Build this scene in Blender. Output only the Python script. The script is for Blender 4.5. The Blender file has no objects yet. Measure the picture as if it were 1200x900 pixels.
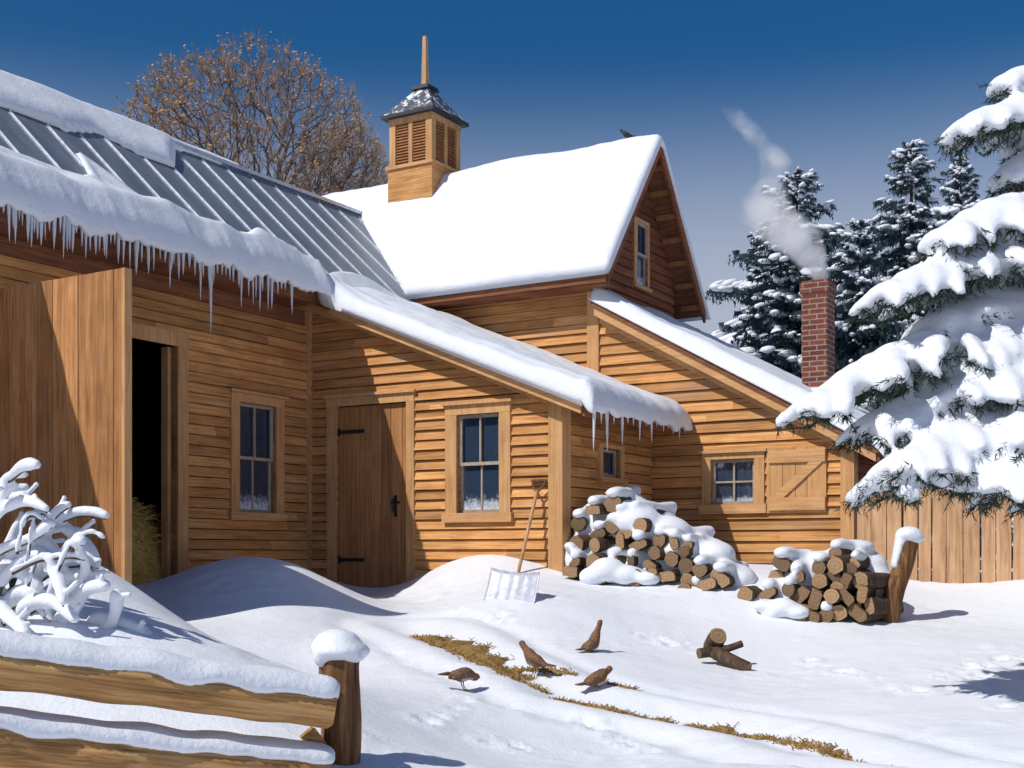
import bpy, bmesh, math, random
import numpy as np
from mathutils import Vector, Matrix, noise
random.seed(7)
RNG = np.random.RandomState(11)
sc = bpy.context.scene
COL = sc.collection
R = math.radians

# ------------------------------------------------------------------ camera
F = 1488.0            # focal length in photo pixels (photo 1200 wide)
CZ = 1.6
HOR = 650.0
cam_d = bpy.data.cameras.new('camera')
cam = bpy.data.objects.new('camera', cam_d); COL.objects.link(cam)
cam.location = (0, 0, CZ); cam.rotation_euler = (R(90), 0, 0)
cam_d.sensor_width = 36; cam_d.lens = 36*F/1200
cam_d.shift_y = (HOR-450)/1200
cam_d.clip_end = 2000
sc.camera = cam

# ------------------------------------------------------------------ light
TH = math.asin(0.515)                    # barn axes: u (to the right, nearer) and v (to the right, farther)
CU, SU = math.cos(TH), math.sin(TH)
su, sv, sz = 0.72, 1.62, -1.95            # direction the sunlight travels, in barn axes
TX, TY = CU*su+SU*sv, -SU*su+CU*sv
tosun = Vector((-TX, -TY, -sz)).normalized()
sun_d = bpy.data.lights.new('sun', 'SUN'); sun = bpy.data.objects.new('sun', sun_d); COL.objects.link(sun)
sun_d.energy = 4.35; sun_d.angle = R(0.5); sun_d.color = (1.0, 0.95, 0.87)
sun.rotation_euler = tosun.to_track_quat('Z', 'Y').to_euler()
sun.location = tosun*60
w = bpy.data.worlds.new('World'); sc.world = w; w.use_nodes = True
nt = w.node_tree; bgn = nt.nodes['Background']
sky = nt.nodes.new('ShaderNodeTexSky'); sky.sky_type = 'NISHITA'; sky.sun_disc = False
sky.sun_elevation = math.asin(tosun.z); sky.sun_rotation = math.atan2(tosun.x, tosun.y)
sky.altitude = 0; sky.air_density = 1.0; sky.dust_density = 0.8; sky.ozone_density = 6.0
gam = nt.nodes.new('ShaderNodeHueSaturation'); gam.inputs['Value'].default_value = 1.15; gam.inputs['Saturation'].default_value = 1.30
stc = nt.nodes.new('ShaderNodeTexCoord'); ssp = nt.nodes.new('ShaderNodeSeparateXYZ'); nt.links.new(stc.outputs['Generated'], ssp.inputs[0])
smr = nt.nodes.new('ShaderNodeMapRange'); smr.interpolation_type = 'SMOOTHSTEP'; nt.links.new(ssp.outputs[2], smr.inputs[0])
smr.inputs[1].default_value = .37; smr.inputs[2].default_value = .18; smr.inputs[3].default_value = 0; smr.inputs[4].default_value = 1   # pale winter haze low in the sky
smx = nt.nodes.new('ShaderNodeMix'); smx.data_type = 'RGBA'; smx.inputs[7].default_value = (6.6, 7.4, 9.2, 1)
nt.links.new(smr.outputs[0], smx.inputs[0])
nt.links.new(sky.outputs[0], gam.inputs['Color']); nt.links.new(gam.outputs[0], smx.inputs[6]); nt.links.new(smx.outputs[2], bgn.inputs[0])
bgn.inputs[1].default_value = 0.07
sc.cycles.volume_bounces = 6; sc.cycles.max_bounces = 12
vs = sc.view_settings; vs.view_transform = 'Standard'; vs.look = 'None'; vs.gamma = 1; vs.exposure = -0.17
vs.use_curve_mapping = False

# ------------------------------------------------------------------ helpers
def W(px, py, d):
    return Vector(((px-600)/F*d, d, CZ+(HOR-py)/F*d))
OX, OY = -2.58, 16.0
def b2w(u, v, z):
    return Vector((OX+CU*u+SU*v, OY-SU*u+CU*v, z))
def pix_v(px, py, v):          # pixel -> (u, z) on a wall v = const
    t = (px-600)/F
    u = (t*(OY+CU*v)-OX-SU*v)/(CU+t*SU)
    return u, CZ+(HOR-py)/F*(OY-SU*u+CU*v)
def pix_u(px, py, u):          # pixel -> (v, z) on a wall u = const
    t = (px-600)/F
    v = (t*(OY-SU*u)-OX-CU*u)/(SU-t*CU)
    return v, CZ+(HOR-py)/F*(OY-SU*u+CU*v)
def pix_plane(px, py, a, b, c):  # pixel -> (u, v) on roof z = a + b*u + c*v
    o = np.array([0., 0., CZ]); d = np.array([(px-600)/F, 1., (HOR-py)/F])
    def uv(p):
        x, y = p[0]-OX, p[1]-OY
        return CU*x-SU*y, SU*x+CU*y
    u0, v0 = uv(o); u1, v1 = uv(o+d)
    du, dv = u1-u0, v1-v0
    s = (a+b*u0+c*v0-o[2])/(d[2]-b*du-c*dv)
    return u0+s*du, v0+s*dv

class MB:
    def __init__(s): s.v = []; s.f = []; s.mi = []; s.sm = []
    def add(s, vs_, fs, m=0, smooth=False):
        n = len(s.v); s.v += [tuple(p) for p in vs_]
        for f in fs:
            s.f.append(tuple(i+n for i in f)); s.mi.append(m); s.sm.append(smooth)
    def box(s, a, b, m=0):
        x0, y0, z0 = a; x1, y1, z1 = b
        s.add([(x0,y0,z0),(x1,y0,z0),(x1,y1,z0),(x0,y1,z0),(x0,y0,z1),(x1,y0,z1),(x1,y1,z1),(x0,y1,z1)],
              [(0,3,2,1),(4,5,6,7),(0,1,5,4),(1,2,6,5),(2,3,7,6),(3,0,4,7)], m)
    def prism(s, base, top, m=0):   # two loops, same count
        n = len(base)
        fs = [tuple(range(n))[::-1], tuple(range(n, 2*n))]+[(i, (i+1) % n, n+(i+1) % n, n+i) for i in range(n)]
        s.add(list(base)+list(top), fs, m)
    def beam(s, p, q, w_, h_, up=(0,0,1), m=0):
        p = Vector(p); q = Vector(q); d = (q-p).normalized(); upv = Vector(up)
        sd = d.cross(upv).normalized()*w_/2; u2 = sd.cross(d).normalized()*h_/2
        s.prism([p-sd-u2, p+sd-u2, p+sd+u2, p-sd+u2], [q-sd-u2, q+sd-u2, q+sd+u2, q-sd+u2], m)
    def tube(s, pts, rad, seg=8, m=0, smooth=True, rfun=None, cap=True):
        pts = [Vector(p) for p in pts]; n = len(pts)
        if not hasattr(rad, '__len__'): rad = [rad]*n
        vs_ = []; ref = None
        for i in range(n):
            d = (pts[min(i+1, n-1)]-pts[max(i-1, 0)])
            if d.length < 1e-7: d = Vector((0,0,1))
            d.normalize()
            if ref is None: ref = d.orthogonal().normalized()
            ref = (ref-d*ref.dot(d)); 
            if ref.length < 1e-5: ref = d.orthogonal()
            ref.normalize(); b = d.cross(ref)
            for k in range(seg):
                a = 2*math.pi*k/seg; rr = rad[i]*(rfun(i, k) if rfun else 1)
                vs_.append(pts[i]+ref*math.cos(a)*rr+b*math.sin(a)*rr)
        fs = [(i*seg+k, i*seg+(k+1) % seg, (i+1)*seg+(k+1) % seg, (i+1)*seg+k) for i in range(n-1) for k in range(seg)]
        s.add(vs_, fs, m, smooth)
        if cap:
            s.add(vs_[:seg], [tuple(range(seg))[::-1]], m, False)
            s.add(vs_[-seg:], [tuple(range(seg))], m, False)
    def ball(s, c, r, m=0, seg=10, ring=6, rot=None):
        if not hasattr(r, '__len__'): r = (r, r, r)
        c = Vector(c); vs_ = []
        def pt(x, y, z):
            p = Vector((x*r[0], y*r[1], z*r[2]))
            if rot is not None: p = rot @ p
            return c+p
        for i in range(1, ring):
            a = math.pi*i/ring
            for k in range(seg):
                b = 2*math.pi*k/seg
                vs_.append(pt(math.sin(a)*math.cos(b), math.sin(a)*math.sin(b), math.cos(a)))
        vs_ += [pt(0,0,1), pt(0,0,-1)]; T = len(vs_)-2; B = T+1
        fs = [(i*seg+k, (i+1)*seg+k, (i+1)*seg+(k+1) % seg, i*seg+(k+1) % seg) for i in range(ring-2) for k in range(seg)]
        fs += [(T, k, (k+1) % seg) for k in range(seg)]
        o = (ring-2)*seg
        fs += [(B, o+(k+1) % seg, o+k) for k in range(seg)]
        s.add(vs_, fs, m, True)
    def build(s, name, mats, parent=None, base=(0,0,0), bevel=0):
        me = bpy.data.meshes.new(name)
        b = Vector(base)
        me.from_pydata([tuple(Vector(p)-b) for p in s.v], [], s.f)
        if not isinstance(mats, (list, tuple)): mats = [mats]
        for m in mats: me.materials.append(m)
        me.polygons.foreach_set('material_index', s.mi)
        me.polygons.foreach_set('use_smooth', s.sm)
        bm = bmesh.new(); bm.from_mesh(me); bmesh.ops.recalc_face_normals(bm, faces=bm.faces)
        if bevel:
            bmesh.ops.bevel(bm, geom=[e for e in bm.edges], offset=bevel, segments=1, affect='EDGES', clamp_overlap=True)
        bm.to_mesh(me); bm.free()
        o = bpy.data.objects.new(name, me); COL.objects.link(o)
        if parent is not None: o.parent = parent
        return o

def tag(o, label, cat, group=None, kind=None):
    if label: o['label'] = label
    if cat: o['category'] = cat
    if group: o['group'] = group
    if kind: o['kind'] = kind
    return o
def thing(name, loc, label, cat, group=None, rz=0):
    o = bpy.data.objects.new(name, None); COL.objects.link(o); o.empty_display_size = .2
    o.location = loc; o.rotation_euler = (0, 0, rz)
    return tag(o, label, cat, group)

def fuse(mb, voxel, smooth_it=4, adapt=0):
    """voxel-fuse the blobs collected in mb and return the result as a fresh MB"""
    me = bpy.data.meshes.new('tmp'); me.from_pydata(mb.v, [], mb.f)
    o = bpy.data.objects.new('tmp', me); COL.objects.link(o)
    r = o.modifiers.new('r', 'REMESH'); r.mode = 'VOXEL'; r.voxel_size = voxel; r.use_smooth_shade = True
    if smooth_it:
        sm = o.modifiers.new('s', 'SMOOTH'); sm.factor = .5; sm.iterations = smooth_it
    dg = bpy.context.evaluated_depsgraph_get()
    ev = o.evaluated_get(dg); m2 = ev.to_mesh()
    out = MB(); out.add([v.co[:] for v in m2.vertices], [tuple(p.vertices) for p in m2.polygons], 0, True)
    ev.to_mesh_clear(); bpy.data.objects.remove(o); bpy.data.meshes.remove(me)
    return out

# ------------------------------------------------------------------ materials
def newmat(name):
    m = bpy.data.materials.new(name); m.use_nodes = True
    return m, m.node_tree, m.node_tree.nodes['Principled BSDF']
def N(t, typ, **kw):
    n = t.nodes.new(typ)
    for k, v in kw.items(): setattr(n, k, v)
    return n
def ramp(t, fac, stops):
    r = N(t, 'ShaderNodeValToRGB'); e = r.color_ramp.elements
    while len(e) < len(stops): e.new(0.5)
    for i, (p, c) in enumerate(stops):
        e[i].position = p; e[i].color = (*c, 1) if len(c) == 3 else c
    t.links.new(fac, r.inputs[0]); return r
def mapped(t, scale, coord='Object'):
    tc = N(t, 'ShaderNodeTexCoord'); mp = N(t, 'ShaderNodeMapping'); mp.inputs['Scale'].default_value = scale
    t.links.new(tc.outputs[coord], mp.inputs[0]); return mp.outputs[0]
def noise_(t, vec, scale, detail=4, rough=.55, dist=0):
    n = N(t, 'ShaderNodeTexNoise'); n.inputs['Scale'].default_value = scale; n.inputs['Detail'].default_value = detail
    n.inputs['Roughness'].default_value = rough; n.inputs['Distortion'].default_value = dist
    t.links.new(vec, n.inputs['Vector']); return n
def mixc(t, fac, a, b, mode='MIX'):
    n = N(t, 'ShaderNodeMix'); n.data_type = 'RGBA'; n.blend_type = mode
    for s_, v in ((0, fac), (6, a), (7, b)):
        if isinstance(v, (int, float)): n.inputs[s_].default_value = v
        elif isinstance(v, tuple): n.inputs[s_].default_value = (*v, 1)
        else: t.links.new(v, n.inputs[s_])
    return n.outputs[2]
def bump(t, bsdf, h, strength=.3, dist=.01, prev=None):
    b = N(t, 'ShaderNodeBump'); b.inputs['Strength'].default_value = strength; b.inputs['Distance'].default_value = dist
    t.links.new(h, b.inputs['Height'])
    if prev: t.links.new(prev, b.inputs['Normal'])
    t.links.new(b.outputs[0], bsdf.inputs['Normal']); return b.outputs[0]

def wood(name, cols, grain=(1, 12, 40), rough=.8, vary=.30, knots=True, bstr=.4, streak=.5, dist=.6, align=None):
    """cols: dark, mid, light. grain = mapping scale: small along the grain"""
    m, t, b = newmat(name)
    geo = N(t, 'ShaderNodeNewGeometry')
    tc = N(t, 'ShaderNodeTexCoord')
    add = N(t, 'ShaderNodeVectorMath', operation='ADD'); mul = N(t, 'ShaderNodeVectorMath', operation='SCALE')
    mul.inputs[3].default_value = 37.0
    comb = N(t, 'ShaderNodeCombineXYZ')
    for i in range(3): t.links.new(geo.outputs['Random Per Island'], comb.inputs[i])
    t.links.new(comb.outputs[0], mul.inputs[0]); t.links.new(tc.outputs['Object'], add.inputs[0]); t.links.new(mul.outputs[0], add.inputs[1])
    mp = N(t, 'ShaderNodeMapping'); mp.inputs['Scale'].default_value = grain; src = add.outputs[0]
    if align:
        rt = N(t, 'ShaderNodeVectorRotate'); rt.rotation_type = 'EULER_XYZ'; rt.inputs['Rotation'].default_value = Vector(align).normalized().rotation_difference(Vector((1, 0, 0))).to_euler('XYZ'); t.links.new(src, rt.inputs['Vector']); src = rt.outputs[0]
    t.links.new(src, mp.inputs[0])
    n1 = noise_(t, mp.outputs[0], 1.6, 6, .65, dist)
    n2 = noise_(t, add.outputs[0], 2.2, 4, .6)
    r = ramp(t, n1.outputs[0], [(.28, cols[0]), (.5, cols[1]), (.72, cols[2])])
    # weather blotches, real colour differences in the boards
    r2 = ramp(t, n2.outputs[0], [(.35, (.62, .58, .55)), (.62, (1.06, 1.04, 1.0))])
    c = mixc(t, streak, r.outputs[0], r2.outputs[0], 'MULTIPLY')
    n3 = noise_(t, add.outputs[0], 1.1, 5, .7); r3 = ramp(t, n3.outputs[0], [(.55, (0,0,0)), (.75, (.5,.5,.5))]); c = mixc(t, r3.outputs[0], c, tuple(.45*(cols[1][0]+cols[1][2])*q for q in (.95,.78,.66)))
    mr = N(t, 'ShaderNodeMapRange'); mr.inputs[3].default_value = 1-vary; mr.inputs[4].default_value = 1+vary*.6
    t.links.new(geo.outputs['Random Per Island'], mr.inputs[0])
    hs = N(t, 'ShaderNodeHueSaturation'); t.links.new(mr.outputs[0], hs.inputs['Value']); t.links.new(c, hs.inputs['Color'])
    t.links.new(hs.outputs[0], b.inputs['Base Color'])
    b.inputs['Roughness'].default_value = rough
    b.inputs['Specular IOR Level'].default_value = .25
    bump(t, b, n1.outputs[0], bstr, .008)
    return m

M = {}
M['siding'] = wood('siding_wood', [(.36,.14,.048), (.63,.31,.11), (.77,.46,.20)], grain=(.9,.9,26))
M['siding_v'] = wood('vertical_board_wood', [(.25,.105,.04), (.47,.22,.085), (.62,.34,.15)], grain=(16,16,.8), vary=.22)
M['trim'] = wood('trim_wood', [(.46,.23,.095), (.62,.34,.15), (.72,.44,.21)], grain=(1,1,24), vary=.12)
M['trim_v'] = wood('upright_trim_wood', [(.44,.22,.09), (.60,.33,.145), (.70,.42,.20)], grain=(20,20,.9), vary=.12)
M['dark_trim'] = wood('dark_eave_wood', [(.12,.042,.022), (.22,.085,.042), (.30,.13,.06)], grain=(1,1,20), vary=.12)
M['door'] = wood('red_brown_door_wood', [(.26,.105,.042), (.42,.19,.072), (.53,.27,.115)], grain=(18,18,.7), vary=.15)
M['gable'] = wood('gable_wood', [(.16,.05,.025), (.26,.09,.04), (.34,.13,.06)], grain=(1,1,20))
M['fence'] = wood('picket_wood', [(.36,.19,.10), (.55,.33,.18), (.68,.45,.27)], grain=(14,14,.9), vary=.25)
M['rail'] = wood('split_rail_wood', [(.09,.038,.015), (.47,.25,.09), (.70,.46,.21)], grain=(.9,26,26), vary=.1, bstr=1, streak=.35, dist=.35, align=W(384, 831, 5.82)-W(-130, 768, 5.0))
M['post'] = wood('weathered_post_wood', [(.04,.018,.008), (.17,.08,.032), (.36,.21,.10)], grain=(14,14,1.4), vary=.1, bstr=.9)
M['bark'] = wood('bark', [(.035,.02,.014), (.09,.055,.035), (.17,.115,.08)], grain=(14,14,3), vary=.4, bstr=1)
M['twig'] = wood('twig_bark', [(.05,.036,.032), (.12,.085,.07), (.22,.16,.13)], grain=(6,6,6), vary=.3, bstr=.3)
M['trunk'] = wood('spruce_bark', [(.03,.02,.015), (.07,.045,.035), (.12,.085,.065)], grain=(10,10,3), vary=.1, bstr=1)

def logend(name):
    m, t, b = newmat(name)
    tc = N(t, 'ShaderNodeTexCoord'); oi = N(t, 'ShaderNodeObjectInfo')
    mp = N(t, 'ShaderNodeMapping'); mp.inputs['Scale'].default_value = (1, .1, 1); t.links.new(tc.outputs['Object'], mp.inputs[0])
    ln = N(t, 'ShaderNodeVectorMath', operation='LENGTH'); t.links.new(mp.outputs[0], ln.inputs[0])
    n = noise_(t, tc.outputs['Object'], 14, 4)
    ad = N(t, 'ShaderNodeMath', operation='MULTIPLY_ADD'); t.links.new(n.outputs[0], ad.inputs[0]); ad.inputs[1].default_value = .03
    t.links.new(ln.outputs['Value'], ad.inputs[2])
    s = N(t, 'ShaderNodeMath', operation='MULTIPLY'); s.inputs[1].default_value = 190; t.links.new(ad.outputs[0], s.inputs[0])
    sn = N(t, 'ShaderNodeMath', operation='SINE'); t.links.new(s.outputs[0], sn.inputs[0])
    mr = N(t, 'ShaderNodeMapRange'); mr.inputs[1].default_value = -1; t.links.new(sn.outputs[0], mr.inputs[0])
    r = ramp(t, mr.outputs[0], [(0, (.30,.17,.075)), (1, (.45,.29,.14))])
    c2 = mixc(t, n.outputs[0], r.outputs[0], (.24,.15,.09))
    mr2 = N(t, 'ShaderNodeMapRange'); mr2.inputs[3].default_value = .45; mr2.inputs[4].default_value = 1.25
    t.links.new(oi.outputs['Random'], mr2.inputs[0])
    hs = N(t, 'ShaderNodeHueSaturation'); t.links.new(mr2.outputs[0], hs.inputs['Value']); t.links.new(c2, hs.inputs['Color'])
    t.links.new(hs.outputs[0], b.inputs['Base Color']); b.inputs['Roughness'].default_value = .85
    bump(t, b, n.outputs[0], .5, .01)
    return m
M['logend'] = logend('cut_log_end')

def snowmat(name, big=1.0, ground=False):
    m, t, b = newmat(name)
    v = mapped(t, (1,1,1))
    n1 = noise_(t, v, 3.0*big, 5, .6); n2 = noise_(t, v, 45, 3, .6); n3 = noise_(t, v, 260, 2, .5)
    b.inputs['Base Color'].default_value = (.77,.80,.86,1)
    b.inputs['Roughness'].default_value = .55; b.inputs['Specular IOR Level'].default_value = .25
    p = bump(t, b, n1.outputs[0], .35, .06)
    p = bump(t, b, n2.outputs[0], .35, .012, p)
    bump(t, b, n3.outputs[0], .25, .003, p)
    return m
M['snow'] = snowmat('snow')
M['ground'] = snowmat('ground_snow')

def plain(name, col, rough=.6, metal=0, spec=.5, sc_=18, lo=.7, hi=1.18):
    m, t, b = newmat(name)
    v = mapped(t, (1,1,1)); n = noise_(t, v, sc_, 5, .65)
    r = ramp(t, n.outputs[0], [(.3, tuple(c*lo for c in col)), (.7, tuple(min(1, c*hi) for c in col))])
    t.links.new(r.outputs[0], b.inputs['Base Color'])
    b.inputs['Roughness'].default_value = rough; b.inputs['Metallic'].default_value = metal; b.inputs['Specular IOR Level'].default_value = spec
    bump(t, b, n.outputs[0], .2, .004)
    return m
M['iron'] = plain('black_iron', (.02,.02,.022), .6, .3)
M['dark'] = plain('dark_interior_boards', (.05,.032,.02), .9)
M['straw'] = plain('straw', (.60,.40,.11), .9)
M['grass'] = plain('dry_grass', (.30,.18,.055), .9)
M['curtain'] = plain('curtain_cloth', (.50,.60,.54), .9)
M['blade'] = plain('shovel_metal', (.55,.57,.68), .5, .2)
M['pane_reflection'] = plain('white_pane_reflection', (.8,.82,.86), .8)  # white colour stands in for the reflection in the gable panes
M['sash'] = plain('sash_paint', (.42,.33,.25), .6)
M['seam'] = plain('seam_metal', (.50,.54,.62), .35, .6)
M['bird'] = plain('brown_feathers', (.16,.08,.038), .8, sc_=70, lo=.25, hi=1.9)
M['birdw'] = plain('barred_wing_feathers', (.10,.055,.03), .8, sc_=90, lo=.2, hi=2.6)
M['birdl'] = plain('pale_breast_feathers', (.48,.42,.36), .8)
M['crow'] = plain('black_feathers', (.02,.02,.025), .6)
M['beak'] = plain('beak_horn', (.08,.06,.05), .5)
M['needle'] = plain('spruce_needles', (.028,.05,.032), .7, 0, .3)
M['needle2'] = plain('fir_needles', (.036,.068,.088), .7, 0, .3)
M['spray'] = plain('fine_twigs', (.34,.26,.22), .8)
M['leaf'] = plain('orange_brown_leaves', (.46,.25,.08), .8)
M['frost'] = plain('frosted_stems', (.55,.56,.60), .8)

def metalroof():
    m, t, b = newmat('galvanised_roof_metal')
    v = mapped(t, (.6, 2.2, .6)); n = noise_(t, v, 2.2, 6, .65)
    v2 = mapped(t, (1,1,1)); n2 = noise_(t, v2, 30, 3)
    r = ramp(t, n.outputs[0], [(.3, (.16,.19,.24)), (.55, (.225,.26,.315)), (.75, (.32,.355,.41))])
    t.links.new(r.outputs[0], b.inputs['Base Color']); b.inputs['Metallic'].default_value = .35
    b.inputs['Roughness'].default_value = .5
    bump(t, b, n2.outputs[0], .12, .004)
    return m
M['metal'] = metalroof()
def slate():
    m, t, b = newmat('snow_dusted_slate')
    v = mapped(t, (1,1,1))
    br = N(t, 'ShaderNodeTexBrick'); br.inputs['Scale'].default_value = 9; br.inputs['Color1'].default_value = (.05,.06,.085,1); br.inputs['Color2'].default_value = (.10,.115,.15,1)
    br.inputs['Mortar'].default_value = (.02,.02,.03,1); t.links.new(v, br.inputs['Vector'])
    n = noise_(t, v, 9, 5, .7); r = ramp(t, n.outputs[0], [(.53, (0,0,0)), (.60, (1,1,1))])
    c = mixc(t, r.outputs[0], br.outputs[0], (.75,.78,.85)); t.links.new(c, b.inputs['Base Color']); b.inputs['Roughness'].default_value = .6
    return m
M['slate'] = slate(); M['roofdark'] = plain('dark_slate', (.03,.032,.045), .7)
def brick():
    m, t, b = newmat('red_brick')
    tc = N(t, 'ShaderNodeTexCoord'); sp = N(t, 'ShaderNodeSeparateXYZ'); t.links.new(tc.outputs['Object'], sp.inputs[0])
    ad = N(t, 'ShaderNodeMath', operation='ADD'); t.links.new(sp.outputs[0], ad.inputs[0]); t.links.new(sp.outputs[1], ad.inputs[1])
    cb = N(t, 'ShaderNodeCombineXYZ'); t.links.new(ad.outputs[0], cb.inputs[0]); t.links.new(sp.outputs[2], cb.inputs[1])
    br = N(t, 'ShaderNodeTexBrick'); br.inputs['Scale'].default_value = 1; br.inputs['Brick Width'].default_value = .2; br.inputs['Row Height'].default_value = .068
    br.inputs['Mortar Size'].default_value = .008; br.inputs['Color1'].default_value = (.22,.06,.034,1); br.inputs['Color2'].default_value = (.11,.03,.02,1)
    br.inputs['Mortar'].default_value = (.30,.24,.20,1); br.inputs['Bias'].default_value = 0
    t.links.new(cb.outputs[0], br.inputs['Vector'])
    n = noise_(t, tc.outputs['Object'], 12, 5, .7)
    r = ramp(t, n.outputs[0], [(.3, (.6,.6,.6)), (.7, (1.15,1.1,1.1))])
    c = mixc(t, .8, br.outputs[0], r.outputs[0], 'MULTIPLY'); t.links.new(c, b.inputs['Base Color']); b.inputs['Roughness'].default_value = .9
    bump(t, b, br.outputs['Fac'], -.5, .01)
    return m
M['brick'] = brick()
def glass():
    m = bpy.data.materials.new('window_glass'); m.use_nodes = True; t = m.node_tree; t.nodes.remove(t.nodes['Principled BSDF'])
    out = t.nodes['Material Output']
    tr = N(t, 'ShaderNodeBsdfTransparent'); gl = N(t, 'ShaderNodeBsdfGlossy'); gl.inputs['Roughness'].default_value = .06
    tr.inputs[0].default_value = (.6,.7,.8,1); gl.inputs[0].default_value = (.85,.93,1,1)
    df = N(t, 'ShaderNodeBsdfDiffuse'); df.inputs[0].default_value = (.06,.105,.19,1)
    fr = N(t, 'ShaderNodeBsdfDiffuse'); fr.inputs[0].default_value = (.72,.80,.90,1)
    v = mapped(t, (1,1,1)); n = noise_(t, v, 6, 2); bp = N(t, 'ShaderNodeBump'); bp.inputs['Strength'].default_value = .12; bp.inputs['Distance'].default_value = .02
    t.links.new(n.outputs[0], bp.inputs['Height']); t.links.new(bp.outputs[0], gl.inputs['Normal'])
    m0 = N(t, 'ShaderNodeMixShader'); m0.inputs[0].default_value = .45; t.links.new(tr.outputs[0], m0.inputs[1]); t.links.new(df.outputs[0], m0.inputs[2])   # dark blue reflected cast mixed into the pane colour
    lw = N(t, 'ShaderNodeFresnel'); lw.inputs[0].default_value = 2.0
    mx = N(t, 'ShaderNodeMixShader'); t.links.new(lw.outputs[0], mx.inputs[0]); t.links.new(m0.outputs[0], mx.inputs[1]); t.links.new(gl.outputs[0], mx.inputs[2])
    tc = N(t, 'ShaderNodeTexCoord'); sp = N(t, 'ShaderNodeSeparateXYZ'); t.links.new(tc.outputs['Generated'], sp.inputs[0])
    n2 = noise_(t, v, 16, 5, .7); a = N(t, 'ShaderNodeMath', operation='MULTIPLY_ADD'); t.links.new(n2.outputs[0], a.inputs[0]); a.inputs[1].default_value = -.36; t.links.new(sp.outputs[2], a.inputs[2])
    mr = N(t, 'ShaderNodeMapRange'); t.links.new(a.outputs[0], mr.inputs[0]); mr.inputs[1].default_value = -.02; mr.inputs[2].default_value = -.16; mr.inputs[3].default_value = 0; mr.inputs[4].default_value = .8   # frost and reflected snow, put into the colour along the bottom edge
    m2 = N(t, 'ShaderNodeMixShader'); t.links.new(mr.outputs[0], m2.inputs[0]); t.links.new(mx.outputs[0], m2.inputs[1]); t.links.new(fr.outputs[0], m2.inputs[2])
    t.links.new(m2.outputs[0], out.inputs[0]); return m
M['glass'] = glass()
def ice():
    m, t, b = newmat('icicle_ice')
    b.inputs['Base Color'].default_value = (.88,.92,.98,1); b.inputs['Roughness'].default_value = .2
    b.inputs['Transmission Weight'].default_value = .35; b.inputs['IOR'].default_value = 1.31
    v = mapped(t, (1,1,1)); n = noise_(t, v, 60, 2); bump(t, b, n.outputs[0], .3, .004)
    return m
M['ice'] = ice()

# ------------------------------------------------------------------ ground
prof = ([-50, 0, 6, 8, 10, 11, 12.3, 13.6, 14.4, 16, 60, 140, 500], [.3, .45, .56, .57, .64, .76, .96, 1.22, 1.32, 1.4, 1.4, 2.2, 2.2])
def base_h(y): return np.interp(y, prof[0], prof[1])
ctrl = [(0,640,8.6),(60,648,8.7),(110,658,8.7),(160,683,8.7),(200,713,8.7),(228,741,8.7),(258,765,8.8),(320,780,8.6),(400,800,8.2),
 (0,735,7.3),(100,735,7.3),(200,752,7.3),(300,772,7.3),(380,802,7.3),(460,850,7.2),
 (0,800,6.4),(150,812,6.4),(300,828,6.4),(400,858,6.4),(0,950,5.4),(200,950,5.4),(400,920,5.6),
 (60,700,10.2),(150,720,10.2),(200,738,10.2),(250,760,10.0),(310,758,10.3),(380,768,10.2),(450,770,10.2),
 (150,690,13),(185,694,13.4),(100,690,12.2),(30,690,11.5),
 (208,678,12.8),(222,658,12.9),(265,654,13.1),(300,657,13.1),(340,655,13.2),(380,668,13.4),(415,688,13.2),(445,712,13),
 (225,705,12.0),(290,704,11.7),(350,704,11.8),(290,742,10.8),(400,738,11.4),
 (440,700,15.2),(400,688,15.4),(447,712,13.9),(470,728,12.6),
 (485,680,14.8),(510,668,14.6),(560,657,14.4),(600,658,14.3),(650,668,14.1),(560,690,13.2),(640,690,13.3),(520,705,12.6),
 (700,690,13.4),(780,690,13.2),(850,688,13.1),(930,662,15.2),(1000,668,14.8),(870,660,15.2),
 (900,732,12.2),(1000,730,12.2),(1100,705,13.4),(1200,688,13.4),(1300,680,13.2),(1150,740,12),(1080,800,9.8),(900,830,9),(700,840,8.6),(600,900,6.3),(800,900,6.3),(1100,900,6.3),(500,900,6.3)]
CP = []; CR = []
for (px, py, d) in ctrl:
    p = W(px, py, d); CP.append((p.x, p.y)); CR.append(p.z-float(base_h(p.y)))
for x in np.arange(-14, 14, 1.6):            # rest of the yard keeps the base slope
    for y in np.arange(1, 24, 1.6):
        if min((x-a)**2+(y-b)**2 for a, b in CP) > 1.7**2: CP.append((x, y)); CR.append(0.0)
CP = np.array(CP); CR = np.array(CR); SG = 1.15
K = np.exp(-((CP[:, None, :]-CP[None, :, :])**2).sum(-1)/(2*SG*SG))
CW = np.linalg.solve(K+np.eye(len(CP))*.02, CR)
def height(xs, ys):
    xs = np.asarray(xs, float); ys = np.asarray(ys, float)
    out = base_h(ys).copy(); flat = np.zeros(xs.size); X = xs.ravel(); Y = ys.ravel()
    for i in range(0, X.size, 20000):
        k = np.exp(-((X[i:i+20000, None]-CP[None, :, 0])**2+(Y[i:i+20000, None]-CP[None, :, 1])**2)/(2*SG*SG))
        flat[i:i+20000] = k @ CW
    return out+flat.reshape(xs.shape)
def hh(x, y): return float(height(np.array([x]), np.array([y]))[0])
def trk(q): return math.exp(-(q/.17)**2)*.06-math.exp(-((q-.36)/.11)**2)*.022+math.exp(-((q-.62)/.10)**2)*.03
def hg(x, y):
    n = noise.noise((x*.55, y*.8, 3.1))*.035+noise.noise((x*2.1+9, y*2.8, 1))*.012
    return hh(x, y)+n-trk(float(track_dist(np.array([x]), np.array([y]))[0]))
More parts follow.
